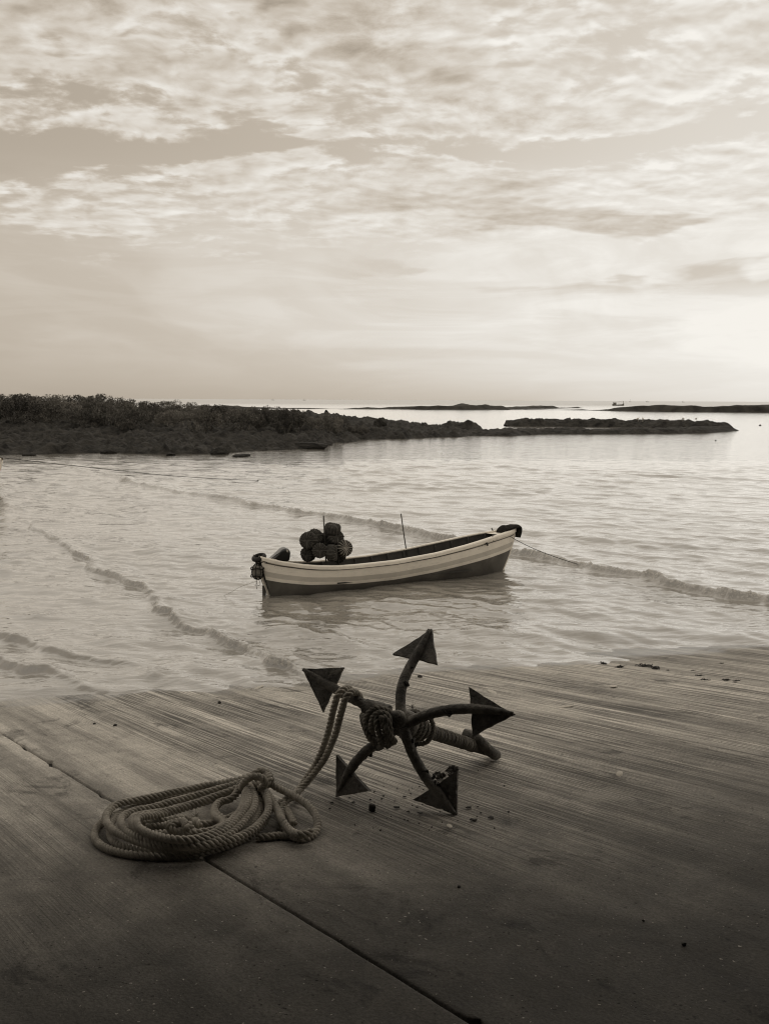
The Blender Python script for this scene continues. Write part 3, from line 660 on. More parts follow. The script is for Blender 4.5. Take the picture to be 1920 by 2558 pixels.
# matting wrapped over the stem head
tip = hull_pt(1, 1, 1)
v, f = [], []
pth = spline([tip + Vector(q) for q in ((-.31, 0, -.04), (-.29, 0, .025), (-.20, 0, .045), (-.05, 0, .045), (.04, 0, .035), (.07, 0, -.01), (.06, 0, -.08), (.04, 0, -.15))], .03)
fr = frames(pth)
for i_, p in enumerate(pth):
    t = i_ / (len(pth) - 1); wd = .13 * (1 - .55 * t) + .02; th = .03
    up = Vector((0, 1, 0)).cross(fr[i_][0]) * -1
    for k in range(10):
        a = 2 * math.pi * k / 10; v.append(p + Vector((0, 1, 0)) * math.cos(a) * wd * (1 + .12 * (random.random() - .5)) + up * math.sin(a) * th * (1 + .5 * (random.random() - .5)) + Vector((0, 0, -1)) * .05 * abs(math.cos(a)) ** 2 * (1 - t))
for i_ in range(len(pth) - 1):
    for k in range(10): k2 = (k + 1) % 10; f.append((i_ * 10 + k, i_ * 10 + k2, i_ * 10 + 10 + k2, i_ * 10 + 10 + k))
f += [tuple(range(10))[::-1], tuple((len(pth) - 1) * 10 + k for k in range(10))]
pad = mesh('bow_matting', [boat.matrix_world @ p for p in v], f)
tag(link('bow_matting', pad, M_cloth), 'dark shaggy matting wrapped over the bow of the boat', 'matting')

def line(name, pts, r_, m_, label, cat, step=.15, seg=6):
    o = tube(name, pts, r_, m_, None, seg, step); return tag(o, label, cat)
bt = boat.matrix_world @ (tip + Vector((-.16, -.06, .0)))
line('bow_line', [bt, aty(1262, 1330, 16.75), aty(1285, 1347, 16.7), aty(1340, 1374, 16.9), aty(1400, 1396, 16.95), onz(1450, 1412)], .0055, M_line, 'thin mooring line running from the bow down into the water', 'rope')
line('stern_line', [aty(648, 1440, 14.5), aty(640, 1452, 14.3), aty(600, 1466, 14.0), onz(560, 1488), onz(500, 1503, .0)], .0028, M_cord, 'thin pale line slanting from the stern bundle into the water', 'rope')

# tyre on the stern, bundle hanging from it
def torus(name, c, M, Rm, rx, rz, m_, parent=None, seg=28, ms=10):
    v, f = [], []
    for i_ in range(seg):
        a = 2 * math.pi * i_ / seg
        for k in range(ms):
            b = 2 * math.pi * k / ms; rr = Rm + rx * math.cos(b); v.append(Vector(c) + M @ Vector((rr * math.cos(a), rr * math.sin(a), rz * math.sin(b))))
    for i_ in range(seg):
        for k in range(ms):
            i2_, k2 = (i_ + 1) % seg, (k + 1) % ms; f.append((i_ * ms + k, i2_ * ms + k, i2_ * ms + k2, i_ * ms + k2))
    return link(name, mesh(name, v, f), m_, parent)
ty = aty(647, 1392.5, 14.55)
te = empty('tyre', ty, 'small black tyre lying tilted over the stern head of the boat', 'tyre')
TM = Euler((R(14), R(-14), 0)).to_matrix()
torus('casing', ty, TM, .082, .030, .034, M_dark, te)
torus('rim_bead', ty + Vector((0, 0, .002)), TM, .058, .008, .030, M_cloth, te)
bp = aty(643, 1428, 14.47)
be = empty('hanging_bundle', bp, 'pale stone block netted in dark cord hanging from the stern', 'bundle')
import bmesh
def lumpy(c, sx, sy, sz, seed, sub=3, flat=.75, M=None):
    bm = bmesh.new(); bmesh.ops.create_icosphere(bm, subdivisions=sub, radius=1); r_ = random.Random(seed); M = M or Matrix.Identity(3); v = []
    for q in bm.verts:
        p = q.co.copy(); m_ = max(abs(p.x), abs(p.y), abs(p.z)); p = p.lerp(p / m_ * .86, flat); p *= 1 + r_.uniform(-.03, .03); v.append(Vector(c) + M @ Vector((p.x * sx, p.y * sy, p.z * sz)))
    f = [tuple(x.index for x in q.verts) for q in bm.faces]; bm.free(); return v, f
v, f = lumpy(bp, .075, .07, .105, 3, M=Euler((0, R(8), R(20))).to_matrix()); link('block', mesh('block', v, f), M_stone, be)
v, f = [], []
for k in range(7):
    a = k * .9; c_ = [bp + Vector((.088 * math.cos(a) * math.cos(b), .085 * math.sin(a) * math.cos(b), .118 * math.sin(b))) for b in np.linspace(-1.5, 1.5, 9)]
    tube_geo(c_, .010 if k < 4 else .006, 5, v, f)
for z_ in (-.06, .05): tube_geo([bp + Vector((.095 * math.cos(a), .09 * math.sin(a), z_ + .012 * math.sin(3 * a))) for a in np.linspace(0, 6.28, 20)], .009, 5, v, f)
link('lashing', mesh('lashing', v, f), M_cloth, be)
for pp, rr in (([bp + Vector((0, 0, .11)), bp + Vector((.02, .02, .17)), ty + Vector((.03, 0, -.02))], .008), ([bp + Vector((.03, 0, .13)), bp + Vector((.12, .0, .15)), aty(668, 1407, 14.45)], .006),
               ([bp + Vector((0, 0, -.11)), bp + Vector((-.02, 0, -.18)), bp + Vector((-.01, 0, -.26))], .004), ([bp + Vector((.02, 0, -.11)), bp + Vector((.04, 0, -.19)), bp + Vector((-.0, 0, -.20)), bp + Vector((-.02, 0, -.13))], .003)):
    v, f = tube_geo(spline(pp, .03), rr, 5); link('hanging_cord', mesh('hanging_cord', v, f), M_line, be)

# outboard motor, tilted up on the far quarter
mp = aty(701, 1398, 15.1)
mo = empty('outboard_motor', mp, 'black outboard motor tilted up at the stern quarter of the boat', 'motor')
YM = 15.1
prof = [(673, 1396), (682, 1389), (693, 1379), (702, 1370), (711, 1367), (719, 1370), (723, 1377), (722, 1390), (719, 1400), (700, 1401)]
v, f = [], []
prof = [tuple(np.array(prof[i_]) * (1 - q_) + np.array(prof[(i_ + 1) % len(prof)]) * q_) for i_ in range(len(prof)) for q_ in (.18, .82)]
lay = [(-.125, .70), (-.12, .86), (-.09, .98), (0, 1.02), (.09, .98), (.12, .86), (.125, .70)]; n = len(prof); cc = aty(702, 1387, YM)
for off, s_ in lay:
    for a, b in prof: p = aty(a, b, YM); v.append(cc + (p - cc) * s_ + Vector((-.3, 1, 0)).normalized() * off)
for i_ in range(len(lay) - 1):
    for k in range(n): k2 = (k + 1) % n; f.append((i_ * n + k, i_ * n + k2, i_ * n + n + k2, i_ * n + n + k))
f += [tuple(range(n))[::-1], tuple((len(lay) - 1) * n + k for k in range(n))]
cw = link('cowl', mesh('cowl', v, f), M_cowl, mo)
cw.data.polygons.foreach_set('use_smooth', [False] * len(cw.data.polygons)); sb = cw.modifiers.new('edges', 'BEVEL'); sb.width = .012; sb.segments = 2; sb.limit_method = 'ANGLE'
v, f = [], []
tube_geo([aty(678, 1395.5, YM - .14), aty(692, 1385, YM - .145), aty(706, 1377.5, YM - .145), aty(716, 1378, YM - .14)], .006, 5, v, f); link('cowl_trim', mesh('cowl_trim', v, f), M_dark, mo)
q = [aty(715, 1373.5, YM - .135), aty(721, 1374.5, YM - .11), aty(721, 1380, YM - .115), aty(715, 1379, YM - .14)]
v = q + [p + Vector((0, .02, 0)) for p in q]; link('decal', mesh('decal', v, [(0, 1, 2, 3), (4, 7, 6, 5), (0, 4, 5, 1), (1, 5, 6, 2), (2, 6, 7, 3), (3, 7, 4, 0)], False), M_decal, mo)
v, f = [], []
tube_geo(spline([aty(705, 1397, YM), aty(703, 1410, YM), aty(698, 1424, YM)], .05), .05, 8, v, f); link('mount_bracket', mesh('mount_bracket', v, f), M_cowl, mo)

# netted floats piled on the boat
def float_geo(rad, th):
    prof_ = [(0, th * .5), (rad * .55, th * .52), (rad * .86, th * .47), (rad * .97, th * .36), (rad, th * .15), (rad, -th * .15), (rad * .97, -th * .36), (rad * .86, -th * .47), (rad * .55, -th * .52), (0, -th * .5)]
    v, f = [], []; sg = 24
    for r_, z_ in prof_:
        for k in range(sg): a = 2 * math.pi * k / sg; v.append(Vector((r_ * math.cos(a) * (1 + .012 * math.sin(5 * a)), r_ * math.sin(a), z_)))
    for i_ in range(len(prof_) - 1):
        for k in range(sg): k2 = (k + 1) % sg; f.append((i_ * sg + k, i_ * sg + sg + k, i_ * sg + sg + k2, i_ * sg + k2))
    cv, cf = [], []
    for k in range(16):
        a = 2 * math.pi * k / 16
        tube_geo([Vector((r_ * 1.01 * math.cos(a), r_ * 1.01 * math.sin(a), z_ * 1.04 + .002 * (1 if z_ > 0 else -1))) for r_, z_ in prof_[:]], .004 if k % 4 else .0075, 4, cv, cf)
    return mesh('drum', v, f), mesh('cord_net', cv, cf)
fm_, cm_ = float_geo(.122, .13); fm_.materials.append(M_net); cm_.materials.append(M_tarcord)
cb_ = cm_.copy(); cb_.materials.clear(); cb_.materials.append(M_cord)
def crop7(x, y): return 600 + x / 5.1875, 1280 + y / 5.1875
# centre in the crop, distance, axis the disc faces, scale, pale cords?, label
FL = [((885, 365), 14.95, (-.25, -.95, .15), 1.08, 0, 'round netted float facing the camera, upper left of the pile'),
      ((965, 320), 15.10, (.35, -.75, .55), 1.0, 0, 'netted float leaning behind the upper left float'),
      ((1197, 215), 15.12, (.16, -.22, .95), 1.0, 0, 'netted float lying flat on top of the pile'),
      ((1235, 330), 15.12, (.35, -.80, .50), 1.0, 0, 'netted float under the flat top one, showing its ribbed face'),
      ((1130, 345), 15.28, (-.1, -.9, .3), .95, 0, 'netted float in shadow behind the pole'),
      ((1030, 495), 14.88, (.05, -.98, .12), .94, 0, 'netted float facing forward at the bottom centre of the pile'),
      ((1188, 525), 14.92, (.97, -.22, .05), 1.0, 0, 'netted float standing on edge at the bottom of the pile'),
      ((1345, 465), 15.05, (.42, -.86, .22), 1.02, 1, 'netted float with a pale cord cross, right end of the pile'),
      ((880, 540), 15.05, (-.5, -.8, -.1), .95, 0, 'netted float at the bottom left of the pile'),
      ((1275, 560), 15.25, (.1, -.95, .1), .95, 0, 'netted float half hidden between the edge-on and crossed floats'),
      ((1010, 410), 15.22, (.0, -.9, .3), 1.0, 0, 'netted float in the dark middle of the pile')]
for (cx, cy), Yf, ax_, s_, pale_, lb in FL:
    p = aty(*crop7(cx, cy), Yf); t_ = empty('net_float', p, lb, 'float', 'netted floats piled on the boat'); t_.rotation_euler = Vector(ax_).normalized().to_track_quat('Z', 'Y').to_euler(); t_.scale = (s_, s_, s_)
    for nm, me in (('drum', fm_), ('cord_net', cb_ if pale_ else cm_)):
        o = bpy.data.objects.new(nm, me); col.objects.link(o); o.parent = t_
# second moored boat whose bow just enters at the left, and its line
b2 = boat_root('wooden boat whose pale bow tip just enters at the left edge', (0, 0, 0), R(-12), 0, 'small open fishing boats')
bow2 = aty(4, 1138, 29.0)
Rz = Euler((0, 0, R(-12))).to_matrix(); sc2 = 1.25
off = Rz @ (hull_pt(1, 1, 1) * sc2); b2.location = (bow2.x - off.x, bow2.y - off.y, bow2.z - off.z if bow2.z - off.z < .3 else .25); b2.scale = (sc2, sc2, sc2)
bpy.context.view_layer.update()
for ch in list(boat.children):
    if ch.name.split('.')[0] in ('hull', 'gunwale', 'stem_post', 'stern_post', 'rubbing_strake', 'thwart', 'bow_deck', 'stern_deck', 'floorboard'):
        c_ = ch.copy(); col.objects.link(c_); c_.parent = b2; c_.matrix_parent_inverse = Matrix.Identity(4)
for ch in boat.children: ch.matrix_parent_inverse = Matrix.Identity(4)
line('mooring_line', [bow2 + Vector((-.05, 0, -.06)), aty(200, 1165, 29.6), aty(400, 1186, 31), aty(560, 1197, 33), onz(650, 1200)], .009, M_line, 'long slack mooring line crossing the water from the left bow', 'rope', .5)

# ---------------------------------------------------------------- anchor
hub = aty(1006, 1806, 5.72)
ring_end = G(1222, 1876, .05)
sx_ = (ring_end - hub).normalized()
anchor = empty('grapnel_anchor', (hub.x, hub.y, ramp_z(hub.x, hub.y)), 'big rusted iron grapnel anchor with five arrow flukes standing on the ramp', 'anchor')
def apart(name, v, f, m_=M_iron, smooth=True, parent=None): return link(name, mesh(name, v, f, smooth), m_, parent or anchor)
def rod(name, pts, rad, seg=16, step=.015, wob=.13): v, f = tube_geo(spline(pts, step), rad, seg, wob=wob); return apart(name, v, f)
arms = [  # photo points of the arm, depths, then fluke corners (photo) tip first
    ([(1003, 1795), (1000, 1765), (1002, 1725), (1012, 1690), (1030, 1655), (1054, 1612), (1072, 1573)], 5.68, 6.02, [(1076, 1567), (977, 1631), (1089, 1656)]),
    ([(1020, 1806), (1055, 1790), (1100, 1777), (1150, 1771), (1200, 1772), (1245, 1777), (1281, 1783)], 5.66, 5.52, [(1286, 1783), (1169, 1714), (1178, 1841)]),
    ([(1008, 1820), (1018, 1850), (1035, 1893), (1062, 1940), (1092, 1978), (1118, 2010), (1135, 2034)], 5.66, 5.42, [(1138, 2038), (1027, 1998), (1140, 1924)]),
    ([(985, 1822), (955, 1848), (920, 1872), (890, 1902), (868, 1935), (856, 1958), (846, 1978)], 5.70, 5.82, [(834, 1993), (835, 1886), (918, 1978)]),
    ([(985, 1808), (950, 1782), (915, 1763), (880, 1745), (845, 1726), (805, 1702), (757, 1672)], 5.74, 6.10, [(751, 1669), (857, 1666), (804, 1779)]),
]
for k, (pp, d0, d1, fl) in enumerate(arms):
    n = len(pp)
    def dep(t): return d0 + (d1 - d0) * t ** 1.15
    pts = [aty(a, b, dep(i_ / (n - 1))) for i_, (a, b) in enumerate(pp)]
    arm = rod('arm', pts, lambda t: (.0315 - .003 * t) * (1 - .60 * max(0, (t - .68) / .32) ** 1.2), 14)
    tipp = aty(*fl[0], d1)
    base_dir = (pts[-1] - pts[-3]).normalized(); r_i = (tipp - hub); r_i = (r_i - sx_ * r_i.dot(sx_)).normalized(); tang = sx_.cross(r_i).normalized()
    pn = base_dir.cross(tang).normalized()
    pn = (pn + sx_ * 0.0).normalized()
    cs = [tipp]
    for a, b in fl[1:]:
        rr = ray(a, b); den_ = pn.dot(rr); tpl = pn.dot(tipp - EYE) / den_ if abs(den_) > .12 else 1e9; P_ = EYE + rr * tpl
        if (P_ - tipp).length > .55: P_ = aty(a, b, d1 - .03)
        cs.append(P_)
    nn = (cs[1] - cs[0]).cross(cs[2] - cs[0]).normalized()
    if nn.dot(EYE - cs[0]) < 0: nn = -nn
    away = -nn                                            # plate sits behind the bar as seen from the ramp's top
    # plate with uneven rusted edges: subdivide the outline
    edge = []
    for i_ in range(3):
        A_, B_ = cs[i_], cs[(i_ + 1) % 3]
        for j in range(9):
            p = A_.lerp(B_, j / 9); inw = (sum(cs, Vector()) / 3 - p).normalized(); edge.append(p + inw * (random.random() * .008 if j else .001))
    m_ = len(edge); ctr = sum(cs, Vector()) / 3; th = .020
    v = [p + away * .012 for p in edge] + [p + away * (.012 + th) for p in edge] + [ctr + away * .010, ctr + away * (.014 + th)]
    f = [(i_, (i_ + 1) % m_, 2 * m_) for i_ in range(m_)] + [(m_ + (i_ + 1) % m_, m_ + i_, 2 * m_ + 1) for i_ in range(m_)] + [(i_, m_ + i_, m_ + (i_ + 1) % m_, (i_ + 1) % m_) for i_ in range(m_)]
    apart('fluke', v, f, smooth=False)
    # weld bead and loose scale on the bar
    for j in range(7 if k in (2, 3) else 3):
        t = random.uniform(.25, .8); p = pts[int(t * (n - 1))].lerp(pts[min(n - 1, int(t * (n - 1)) + 1)], random.random()); dr = Vector((random.uniform(.3, 1), random.uniform(-.8, .2), random.uniform(-.3, .6))).normalized()
        v, f = box_geo(p + dr * .036, random.uniform(.01, .03), .010, random.uniform(.015, .04), Euler((random.random() * 3, random.random() * 3, random.random() * 3)).to_matrix())
        apart('rust_scale', v, f, M_flake, False)
rod('shank', [hub - sx_ * .05, hub + sx_ * .3, hub + sx_ * .7, ring_end + sx_ * .02], lambda t: .043 - .005 * t, 16, wob=.06)
v, f = lumpy(hub + sx_ * .02, .085, .085, .10, 5, 3, .25, sx_.to_track_quat('Z', 'Y').to_matrix()); apart('crown_hub', v, f)
v, f = lumpy(aty(992, 1797, 5.60), .052, .045, .056, 9, 3, .2); apart('crown_boss', v, f)
rod('arm_collar', [aty(965, 1790, 5.72), aty(940, 1777, 5.75), aty(912, 1762, 5.79)], lambda t: .072 - .028 * t, 14)
rod('stock_bar', [aty(1161, 1834, 6.50), aty(1176, 1838, 6.47), aty(1193, 1848, 6.46), aty(1213, 1867, 6.47), aty(1226, 1879, 6.50), G(1238, 1886, .035)], .036, 14)
v, f = [], []
for k in range(40):                                     # thin cord served round the shank
    c0 = hub + sx_ * (.22 + k * .0195 + random.uniform(-.004, .004)); u_ = sx_.orthogonal().normalized(); w_ = sx_.cross(u_)
    tl = random.uniform(-.02, .02)
    tube_geo([c0 + (u_ * math.cos(a) + w_ * math.sin(a)) * .041 + sx_ * tl * math.sin(a) for a in np.linspace(0, 6.3, 14)], random.uniform(.0025, .006), 5, v, f, False)
apart('shank_serving', v, f, M_ropedark)

# ---------------------------------------------------------------- ropes
def rope_geo(pts, r_, v, f, lay=None, step=.012, seg=7, ends=True):
    path = spline(pts, .02)
    # resample evenly
    L = [0.0]
    for a, b in zip(path, path[1:]): L.append(L[-1] + (b - a).length)
    n = max(4, int(L[-1] / step)); A = np.array([tuple(p) for p in path]); ss = np.linspace(0, L[-1], n)
    Q = [Vector((np.interp(s, L, A[:, 0]), np.interp(s, L, A[:, 1]), np.interp(s, L, A[:, 2]))) for s in ss]
    fr = frames(Q); lay = lay or r_ * 4.0
    for st_ in range(3):
        pp = []
        for i_, p in enumerate(Q):
            a = 2 * math.pi * (ss[i_] / lay + st_ / 3); wob = 1 + .04 * math.sin(ss[i_] * 37 + st_)
            pp.append(p + (fr[i_][1] * math.cos(a) + fr[i_][2] * math.sin(a)) * r_ * .60 * wob)
        tube_geo(pp, r_ * .47, seg, v, f, ends)
def fuzz(p, n, ln, v, f):
    for k in range(n):
        dv = Vector((random.gauss(0, 1), random.gauss(0, 1), random.gauss(.4, .8))).normalized() * ln * random.uniform(.4, 1)
        tube_geo([p, p + dv * .5 + Vector((0, 0, .004)), p + dv], .0012, 3, v, f, False)
RR = .0215
def C(cx, cy, h=0.0): return G(200 + cx / 2.515, 1860 + cy / 2.515, RR - .003 + h)
rp = empty('coiled_rope', G(440, 2060), 'thick twisted rope lying coiled on the ramp, its doubled end over the anchor', 'rope')
def ropepart(name, paths, r_=RR, m_=M_rope, fz=()):
    v, f = [], []
    for p in paths: rope_geo(p, r_, v, f)
    for q in fz: fuzz(q, 26, .045, v, f)
    return link(name, mesh(name, v, f), m_, rp)
loops = [
    # lowest turn, widest to the left
    [(1085, 275, .10), (1000, 262, .05), (820, 300, .02), (600, 345, 0), (400, 395, 0), (220, 440, 0), (130, 495, 0), (93, 555, 0), (112, 615, 0), (185, 660, 0), (310, 690, 0), (500, 705, 0), (700, 692, 0), (860, 655, 0), (1000, 605, 0), (1120, 530, .01), (1175, 440, .03), (1150, 340, .07), (1105, 270, .11)],
    [(1060, 260, .11), (960, 245, .08), (800, 275, .05), (600, 325, .04), (400, 375, .04), (280, 420, .03), (205, 480, .02), (190, 560, .01), (235, 625, .01), (350, 660, .01), (500, 672, .02), (690, 665, .03), (840, 632, .03), (985, 575, .03), (1090, 490, .04), (1130, 400, .06), (1110, 320, .09), (1080, 260, .12)],
    [(1090, 190, .17), (980, 225, .13), (800, 256, .09), (600, 297, .08), (400, 340, .08), (250, 370, .08), (182, 415, .07), (163, 475, .06), (215, 540, .06), (330, 595, .06), (480, 640, .06), (680, 648, .06), (880, 615, .06), (1050, 555, .06), (1150, 470, .07), (1185, 395, .09), (1165, 310, .12), (1130, 240, .15)],
    [(1040, 230, .14), (900, 270, .10), (740, 315, .08), (590, 355, .08), (450, 395, .08), (330, 420, .09), (262, 460, .09), (268, 515, .08), (330, 565, .08), (450, 605, .08), (620, 640, .08), (790, 625, .08), (940, 560, .08), (1040, 470, .09), (1095, 385, .11), (1085, 300, .14), (1050, 240, .16)],
    [(1010, 265, .12), (860, 320, .08), (700, 375, .07), (560, 415, .08), (430, 435, .10), (340, 455, .11), (330, 500, .11), (385, 550, .10), (500, 590, .10), (660, 612, .10), (800, 590, .10), (920, 530, .10), (1010, 440, .11), (1058, 350, .13), (1050, 275, .15)],
    [(960, 300, .08), (820, 350, .06), (650, 400, .06), (500, 440, .08), (400, 450, .11), (355, 475, .12), (370, 520, .12), (450, 565, .12), (600, 598, .12), (740, 590, .11), (860, 545, .11), (960, 470, .11), (1020, 390, .12), (1040, 300, .14)],
]
for L_ in loops: ropepart('rope_turn', [[C(*q) for q in L_]])
# loose inner bights
ropepart('inner_bight', [[C(*q) for q in ((940, 345, .04), (880, 365, .05), (845, 410, .05), (850, 455, .05), (900, 485, .05), (890, 520, .05), (800, 545, .05), (700, 560, .04), (600, 545, .05), (560, 520, .07), (600, 500, .08), (680, 500, .07), (690, 525, .06), (640, 545, .05))],
                         [C(*q) for q in ((360, 490, .03), (430, 485, .04), (540, 480, .05), (620, 468, .06), (700, 470, .06), (735, 490, .07), (750, 520, .05))],
                         [C(*q) for q in ((420, 520, .03), (520, 512, .04), (580, 495, .07), (640, 480, .09), (665, 505, .09), (665, 540, .07))],
                         [C(*q) for q in ((760, 500, .02), (860, 490, .02), (960, 450, .03), (1000, 430, .03))]], fz=[C(725, 455, .08), C(600, 470, .08)])
ropepart('inner_bight', [[C(*q) for q in ((470, 560, .02), (560, 560, .03), (700, 575, .03), (830, 540, .03), (900, 500, .03), (905, 470, .04), (860, 440, .05), (845, 400, .06), (880, 360, .07), (950, 340, .08), (985, 300, .10), (1005, 250, .13), (1040, 215, .16), (1100, 190, .18), (1150, 175, .19), (1185, 200, .19), (1180, 235, .17), (1120, 250, .15), (1060, 245, .14))]])
# the seizing where the turns are gathered
ropepart('seizing', [[C(*q) for q in ((1010, 290, .10), (1030, 235, .18), (1085, 200, .22), (1140, 205, .22), (1165, 245, .18), (1130, 275, .13))],
                     [C(*q) for q in ((1095, 185, .19), (1140, 160, .21), (1190, 190, .19), (1195, 240, .14), (1150, 265, .12))]])
# loop thrown off to the right
ropepart('loose_loop', [[C(*q) for q in ((1100, 230, .16), (1150, 212, .18), (1200, 250, .13), (1290, 295, .10), (1390, 350, .08), (1465, 420, .05), (1492, 500, .02), (1470, 560, 0), (1410, 590, 0), (1350, 585, 0), (1300, 550, 0), (1272, 490, .01), (1265, 420, .03), (1285, 355, .05), (1240, 380, .03))],
                        [C(*q) for q in ((1120, 255, .13), (1180, 310, .10), (1230, 390, .07), (1265, 470, .06), (1310, 530, .04), (1370, 565, .04), (1430, 560, .04), (1455, 540, .05))],
                        [C(*q) for q in ((1290, 400, .03), (1320, 450, .02), (1345, 500, .01))],
                        [C(*q) for q in ((1110, 585, 0), (1180, 580, 0), (1250, 572, 0), (1320, 575, 0))]], fz=[C(1375, 575, .03), C(1300, 345, .06)])
# doubled standing part up over the anchor's arm
ya = 5.93
up1 = [C(1180, 420, 0), C(1240, 385, .02), C(1320, 335, .02), G(735, 1988, .03), aty(765, 1945, 5.95), aty(795, 1895, 5.90), aty(818, 1835, 5.87), aty(832, 1775, 5.84), aty(843, 1737, 5.83), aty(858, 1722, 5.86), aty(874, 1722, 5.93), aty(886, 1735, 5.98), aty(890, 1758, 5.98)]
up2 = [C(1200, 400, .03), C(1270, 365, .05), C(1345, 312, .04), G(748, 1975, .04), aty(778, 1940, 5.90), aty(812, 1892, 5.86), aty(838, 1832, 5.82), aty(853, 1775, 5.79), aty(862, 1746, 5.76), aty(874, 1731, 5.78), aty(887, 1729, 5.86), aty(899, 1742, 5.93), aty(902, 1765, 5.94)]
ropepart('standing_part', [up1, up2], m_=M_rope)
# hank of rope bound round the hub
hk = empty('hub_lashing', hub, 'dark weathered rope hanked round the hub of the anchor', 'rope')
v, f = [], []
def hp(px, py, Y): return aty(px, py, Y)
strands = [
    [(925, 1848, 5.70), (915, 1815, 5.63), (916, 1790, 5.60), (930, 1773, 5.60), (955, 1771, 5.60), (975, 1782, 5.60), (981, 1800, 5.60), (977, 1820, 5.61)],
    [(935, 1853, 5.68), (928, 1820, 5.58), (932, 1792, 5.56), (948, 1780, 5.55), (966, 1786, 5.55), (972, 1802, 5.55), (968, 1820, 5.57)],
    [(945, 1784, 5.56), (940, 1805, 5.53), (946, 1830, 5.53), (950, 1852, 5.55), (953, 1864, 5.58), (946, 1868, 5.62)],
    [(955, 1790, 5.55), (955, 1808, 5.52), (962, 1830, 5.53), (966, 1850, 5.55), (972, 1860, 5.58), (964, 1864, 5.61)],
    [(963, 1796, 5.54), (962, 1812, 5.51), (970, 1830, 5.52), (980, 1846, 5.54), (985, 1852, 5.58), (975, 1856, 5.61)],
    [(948, 1795, 5.53), (958, 1792, 5.52), (966, 1800, 5.52), (972, 1815, 5.53), (976, 1835, 5.55)],
    [(912, 1800, 5.64), (918, 1830, 5.60), (930, 1848, 5.60), (950, 1856, 5.62)],
    [(905, 1786, 5.72), (908, 1806, 5.64), (920, 1838, 5.62), (938, 1860, 5.66)],
]
for s_ in strands: rope_geo([hp(*q) for q in s_], .0190, v, f)
fuzz(hp(938, 1768, 5.6), 18, .05, v, f)
link('hank', mesh('hank', v, f), M_ropedark, hk)
v, f = [], []
u_ = sx_.orthogonal().normalized(); w_ = sx_.cross(u_)
for k in range(5):
    c0 = hub + sx_ * (.085 + k * .034); rr = .078 + .010 * math.sin(k * 1.9); ph = random.random() * 6
    rope_geo([c0 + (u_ * math.cos(a + ph) + w_ * math.sin(a + ph)) * rr * (1 + .05 * math.sin(2 * a + k)) + sx_ * .012 * math.sin(a + k) for a in np.linspace(0, 6.5, 15)], .016, v, f)
fuzz(hub + sx_ * .12 + Vector((0, 0, .11)), 14, .05, v, f)
link('shank_turns', mesh('shank_turns', v, f), M_ropedark, hk)

# ---------------------------------------------------------------- litter on the ramp
def on_ramp(o, px, py, s_, h=.0):
    p = G(px, py, h); o.location = p; o.rotation_mode = 'QUATERNION'; o.rotation_quaternion = RN.to_track_quat('Z', 'Y') @ Euler((random.uniform(-.15, .15), random.uniform(-.15, .15), random.random() * 6.28)).to_quaternion(); o.scale = s_
def flake_mesh(seed, curl=.3):
    r_ = random.Random(seed); n = r_.randint(6, 8); a0 = [2 * math.pi * (k + r_.uniform(-.3, .3)) / n for k in range(n)]; rad = [r_.uniform(.6, 1.05) for _ in a0]
    top = [Vector((rr * math.cos(a), rr * math.sin(a), .25 + curl * r_.uniform(-.2, .9))) for a, rr in zip(a0, rad)]; bot = [p * 1 - Vector((0, 0, .28)) for p in top]
    v = top + bot + [Vector((0, 0, .28)), Vector((0, 0, 0.0))]
    f = [(i_, (i_ + 1) % n, 2 * n) for i_ in range(n)] + [(n + (i_ + 1) % n, n + i_, 2 * n + 1) for i_ in range(n)] + [((i_ + 1) % n, i_, n + i_, n + (i_ + 1) % n) for i_ in range(n)]
    me = mesh('flake', v, f, False); return me
FM = [flake_mesh(s) for s in range(7)]
for me in FM: me.materials.append(M_flake)
def crop6(x, y): return 820 + x / 3.609, 1860 + y / 3.609
fl = [(615, 570, 47), (798, 568, 26), (690, 472, 36), (495, 466, 22), (225, 523, 30), (190, 483, 18), (30, 526, 34), (12, 582, 22), (1262, 572, 48), (1347, 563, 18), (1372, 619, 22), (1465, 660, 46), (1312, 682, 58), (1338, 655, 14), (1622, 612, 22), (720, 608, 26), (828, 621, 46), (930, 748, 14), (908, 776, 10), (1023, 705, 11), (684, 682, 13), (716, 690, 14), (565, 652, 11), (410, 670, 10), (470, 775, 22), (621, 397, 14), (755, 397, 10), (820, 382, 14), (725, 415, 14), (498, 381, 9), (740, 448, 22), (1165, 691, 9), (815, 718, 12), (402, 757, 9), (600, 512, 18), (480, 495, 18), (1495, 758, 16), (1005, 613, 14), (415, 430, 22), (380, 498, 20), (415, 522, 9), (855, 410, 12), (758, 552, 14), (845, 545, 14), (430, 358, 6), (405, 350, 6), (1350, 240, 12), (1585, 375, 18), (525, 672, 8), (240, 730, 12)]
FLN = {0: 'broad rust flake midway between the two lower flukes', 1: 'small dark rust flake touching the left edge of the lower right fluke', 2: 'rust flake left of the lower right fluke corner, highest of the row', 4: 'rust flake just below the lower left fluke, right one',
       5: 'small rust flake right under the lower left fluke', 6: 'rust flake at the left foot of the lower left fluke', 7: 'leftmost rust flake, lower of two by the rope loop', 8: 'broad rust flake right of the lower right fluke, nearest it', 9: 'small rust flake right of the broad one nearest the fluke',
       10: 'rust flake in the middle of the group right of the fluke tip', 11: 'thick rust flake rightmost of the large ones beyond the fluke tip', 12: 'longest rust flake, lowest right of the fluke tip', 14: 'lone rust flake farthest right of the fluke tip', 15: 'thin rust flake in front of the broad middle one',
       16: 'long thin rust flake left of the fluke tip', 24: 'rust flake nearest the bottom left of the litter', 30: 'pale edged rust flake behind the row between the flukes', 36: 'rust flake at the bottom right end of the litter', 38: 'rust flake right of the lower left fluke corner'}
